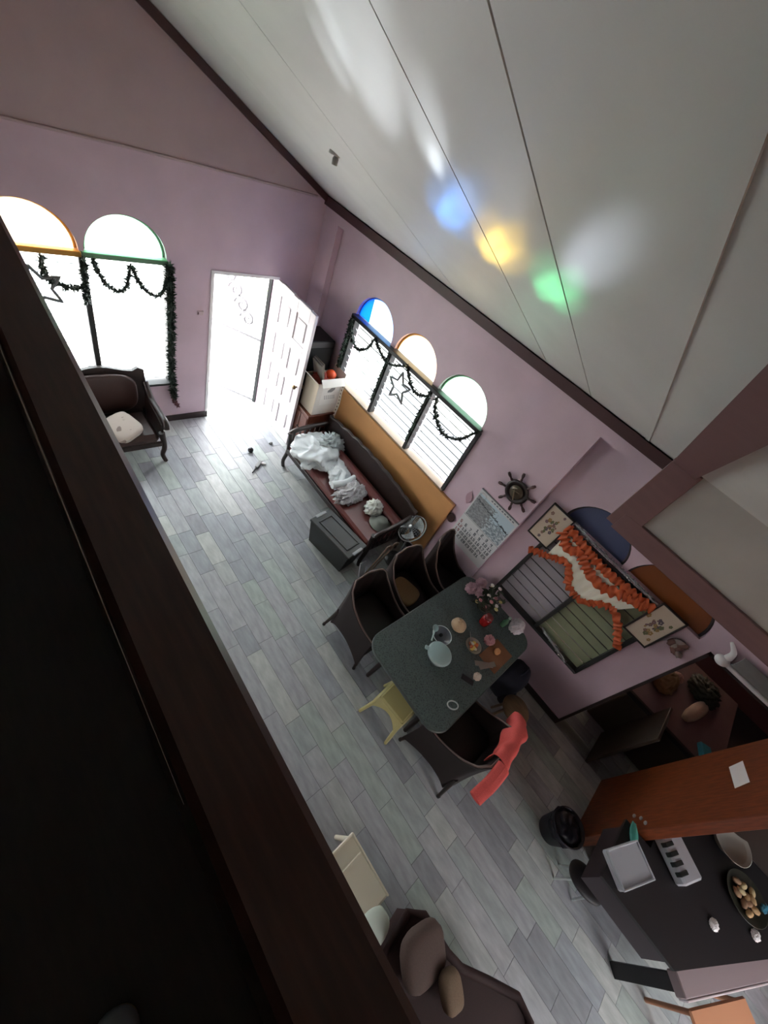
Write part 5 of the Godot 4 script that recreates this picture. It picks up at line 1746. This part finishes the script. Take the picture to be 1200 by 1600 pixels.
	for k in 3:
		st = sb()
		blob(st, Vector3.ZERO, Vector3(0.018, 0.014, 0.012), 0.2, 2.0, 2, -1e9, Basis(), false, 12)
		single("clothes_peg", st, pw, ["tiny pale peg highest on the orange-brown board", "tiny pale peg in the middle of the orange-brown board", "tiny pale peg lowest on the orange-brown board"][k], "peg", [Vector3(-0.66, 0.74, 6.728), Vector3(-0.70, 0.83, 6.728), Vector3(-0.76, 0.90, 6.728)][k], "pegs on the orange-brown board")
	var dish := thing("food_dish", "dark dish holding pale brown food pieces on the black counter", "dish", Vector3(-0.42, 0.85, 7.60))
	st = sb()
	lathe(st, [Vector2(0, 0), Vector2(0.13, 0), Vector2(0.18, 0.035), Vector2(0.175, 0.035), Vector2(0.125, 0.01), Vector2(0, 0.01)], 28)
	put("plate", st, mat("dark_dish", rgb(40, 42, 34), 0.4), dish)
	for k in 11:
		st = sb()
		var a := k * 2.4
		blob(st, Vector3(0.03 * sqrt(k) * 1.1 * cos(a), 0.03, 0.03 * sqrt(k) * 1.1 * sin(a)), Vector3(0.038, 0.018, 0.025), 0.25, 2.0, k, 0.01, Basis(UP, a), false, 14)
		put("food_piece", st, mat("food_%d" % (k % 3), [rgb(170, 140, 100), rgb(140, 110, 84), rgb(186, 170, 130)][k % 3], 0.7), dish)
	bundle("white_scrap", "small white crumpled scrap alone on the black counter", "scrap", Vector3(-0.86, 0.85, 7.42), Vector3(0.034, 0.016, 0.028), 81, white, "white scraps on the counter", 0.5)
	bundle("white_scrap", "small white crumpled scrap beside the dark food dish", "scrap", Vector3(-0.60, 0.85, 7.72), Vector3(0.034, 0.016, 0.028), 82, white, "white scraps on the counter", 0.5)
	bundle("blue_lid", "small bright blue plastic lid at the picture edge of the counter", "lid", Vector3(-0.34, 0.85, 7.76), Vector3(0.05, 0.02, 0.04), 83, mat("bright_blue", rgb(70, 150, 180), 0.4), "", 0.2)
	var bowl := thing("enamel_bowl", "wide pale enamel bowl standing behind the food dish", "bowl", Vector3(-0.16, 0.85, 7.36))
	st = sb()
	lathe(st, [Vector2(0, 0), Vector2(0.08, 0), Vector2(0.17, 0.10), Vector2(0.175, 0.10), Vector2(0.165, 0.092), Vector2(0.08, 0.012), Vector2(0, 0.012)], 32)
	put("bowl", st, mat("pale_enamel", rgb(170, 168, 160), 0.3), bowl)
	var shelf := thing("shelf_unit", "pale pinkish narrow shelf board on dark legs along the slanted counter end", "shelf", Vector3(-0.90, 0, 7.74), -0.64)
	var pp := mat("pale_pink_plastic", rgb(150, 134, 138), 0.5)
	st = sb()
	box(st, Vector3(0, 0.655, 0), Vector3(1.06, 0.09, 0.14), 0.008)
	put("board", st, pp, shelf)
	st = sb()
	box(st, Vector3(0, 0.66, 0.077), Vector3(1.04, 0.08, 0.014), 0.004)
	put("front_strip", st, mat("pale_strip", rgb(206, 194, 198), 0.4), shelf)
	for sx: float in [-1, 1]:
		st = sb()
		box(st, Vector3(sx * 0.48, 0.305, 0), Vector3(0.04, 0.61, 0.10), 0.004)
		put("leg", st, blk, shelf)
	var ps := thing("peach_bench", "peach coloured low narrow bench at the bottom edge of the view", "bench", Vector3(-1.03, 0, 7.98), -0.64)
	var peach := mat("peach_plastic", rgb(190, 134, 100), 0.5)
	st = sb()
	box(st, Vector3(0, 0.43, 0), Vector3(0.62, 0.03, 0.20), 0.012)
	put("seat", st, peach, ps)
	for sx: float in [-1, 1]:
		for sz: float in [-1, 1]:
			st = sb()
			tube(st, [Vector3(sx * 0.26, 0.42, sz * 0.07), Vector3(sx * 0.28, 0.0, sz * 0.085)], 0.02, 0.018, 8)
			put("leg", st, peach, ps)
	var basket := thing("waste_basket", "round black-navy plastic basket on the floor by the orange-brown board", "basket", Vector3(-0.955, 0, 6.55))
	st = sb()
	lathe(st, [Vector2(0, 0), Vector2(0.12, 0), Vector2(0.155, 0.27), Vector2(0.162, 0.285), Vector2(0.15, 0.285), Vector2(0.115, 0.02), Vector2(0, 0.02)], 32)
	put("body", st, mat("navy_plastic", rgb(22, 22, 34), 0.4), basket)
	st = sb()
	blob(st, Vector3(0, 0.22, 0), Vector3(0.135, 0.07, 0.135), 0.35, 1.8, 6, -1e9, Basis(), true, 26)
	put("bag_liner", st, mats.navy_plastic, basket)
	var ost := thing("oval_stool", "low black oval cushioned stool in front of the counter legs", "stool", Vector3(-1.16, 0, 6.86), 0.1)
	st = sb()
	blob(st, Vector3(0, 0.27, 0), Vector3(0.115, 0.035, 0.17), 0.0, 1.0, 1, -1e9, Basis(), false, 32, 0.9)
	put("seat", st, mat("black_vinyl", rgb(20, 16, 20), 0.5), ost)
	for k in 4:
		st = sb()
		var a := TAU * (k + 0.5) / 4
		tube(st, [Vector3(0.07 * cos(a), 0.26, 0.11 * sin(a)), Vector3(0.09 * cos(a), 0.0, 0.14 * sin(a))], 0.012, 0.010, 8)
		put("leg", st, mats.pale_rim, ost)
	# things seen through the doorway
	var nt := thing("side_cabinet", "dark wooden cabinet with cluttered top in the next room past the doorway", "cabinet", Vector3(1.15, 0, 6.75))
	st = sb()
	box(st, Vector3(0, 0.36, 0), Vector3(1.26, 0.72, 1.0), 0.01)
	put("body", st, mat("dark_green_brown", rgb(58, 50, 42), 0.5), nt)
	st = sb()
	box(st, Vector3(0, 0.735, 0), Vector3(1.34, 0.03, 1.08), 0.008)
	put("top", st, mat("mauve_cloth", rgb(120, 98, 100), 0.7, 0.0, mottle, Vector3.ONE), nt)
	st = sb()
	box(st, Vector3(-0.67, 0.73, 0), Vector3(0.05, 0.06, 1.1), 0.006)
	put("front_edge", st, black, nt)
	st = sb()
	box(st, Vector3(0, 0.5, 0), Vector3(0.50, 1.0, 0.03), 0.004)
	single("dark_board", st, mats.dark_green_brown, "dark greenish board standing upright in the doorway before the cluttered cabinet", "board", Vector3(0.22, 0, 6.52))
	bundle("tan_sack", "limp tan paper sack on the cluttered cabinet in the next room", "sack", Vector3(0.98, 0.752, 6.45), Vector3(0.15, 0.10, 0.10), 91, mat("tan_paper", rgb(130, 104, 72), 0.8), "", 0.4)
	st = sb()
	blob(st, Vector3(0, 0.04, 0), Vector3(0.26, 0.045, 0.07), 0.15, 1.2, 12, 0.0, Basis(UP, -0.3), false, 26, 0.8)
	single("rolled_mat", st, mat("cream_roll", rgb(186, 170, 152), 0.8), "rolled cream cloth lying across the cluttered cabinet", "cloth", Vector3(1.02, 0.752, 6.86))
	bundle("green_bunch", "dark green leafy bunch on the cluttered cabinet behind the rolled cloth", "vegetable", Vector3(1.42, 0.752, 6.86), Vector3(0.17, 0.07, 0.14), 92, mat("dark_leaf_bunch", rgb(40, 48, 38), 0.7), "", 0.55, 2.0)
	bundle("pale_lump", "small pale pink lump beside the tan sack on the cabinet", "food", Vector3(1.24, 0.752, 6.56), Vector3(0.07, 0.05, 0.06), 93, mat("pale_flesh", rgb(168, 130, 116), 0.6), "", 0.3)
	st = sb()
	box(st, Vector3(0, 0.03, 0), Vector3(0.20, 0.06, 0.12), 0.01, Basis(UP, 0.4))
	single("cyan_box", st, mat("cyan_plastic", rgb(60, 150, 170), 0.4), "small cyan plastic box on the doorway end of the cluttered cabinet", "box", Vector3(0.62, 0.752, 7.08))
	var rod := thing("curtain_rod", "white rod with rounded end and rolled grey curtain across the doorway top", "curtain rod", Vector3(-0.03, 2.05, 6.35))
	st = sb()
	tube(st, [Vector3(0, 0, -0.24), Vector3(0, 0, 0.36)], 0.022, 0.022, 12)
	put("rod", st, white, rod)
	st = sb()
	blob(st, Vector3(0, 0, -0.24), Vector3(0.045, 0.045, 0.055), 0.0, 1.0, 1, -1e9, Basis(), false, 20)
	put("finial", st, white, rod)
	st = sb()
	tube(st, curve([Vector3(0, 0.05, -0.24), Vector3(-0.01, 0.12, -0.26), Vector3(0, 0.17, -0.33)]), 0.03, 0.012, 10)
	put("bracket", st, white, rod)
	st = sb()
	sheet(st, 16, 8, func(u, v): return Vector3(-0.02 - 0.025 * sin(v * PI) - 0.004 * sin(u * 40.0), 0.03 + 0.13 * v, lerpf(-0.2, 0.35, u)), 0.01)
	put("rolled_curtain", st, mat("grey_curtain", rgb(120, 118, 116), 0.8), rod)
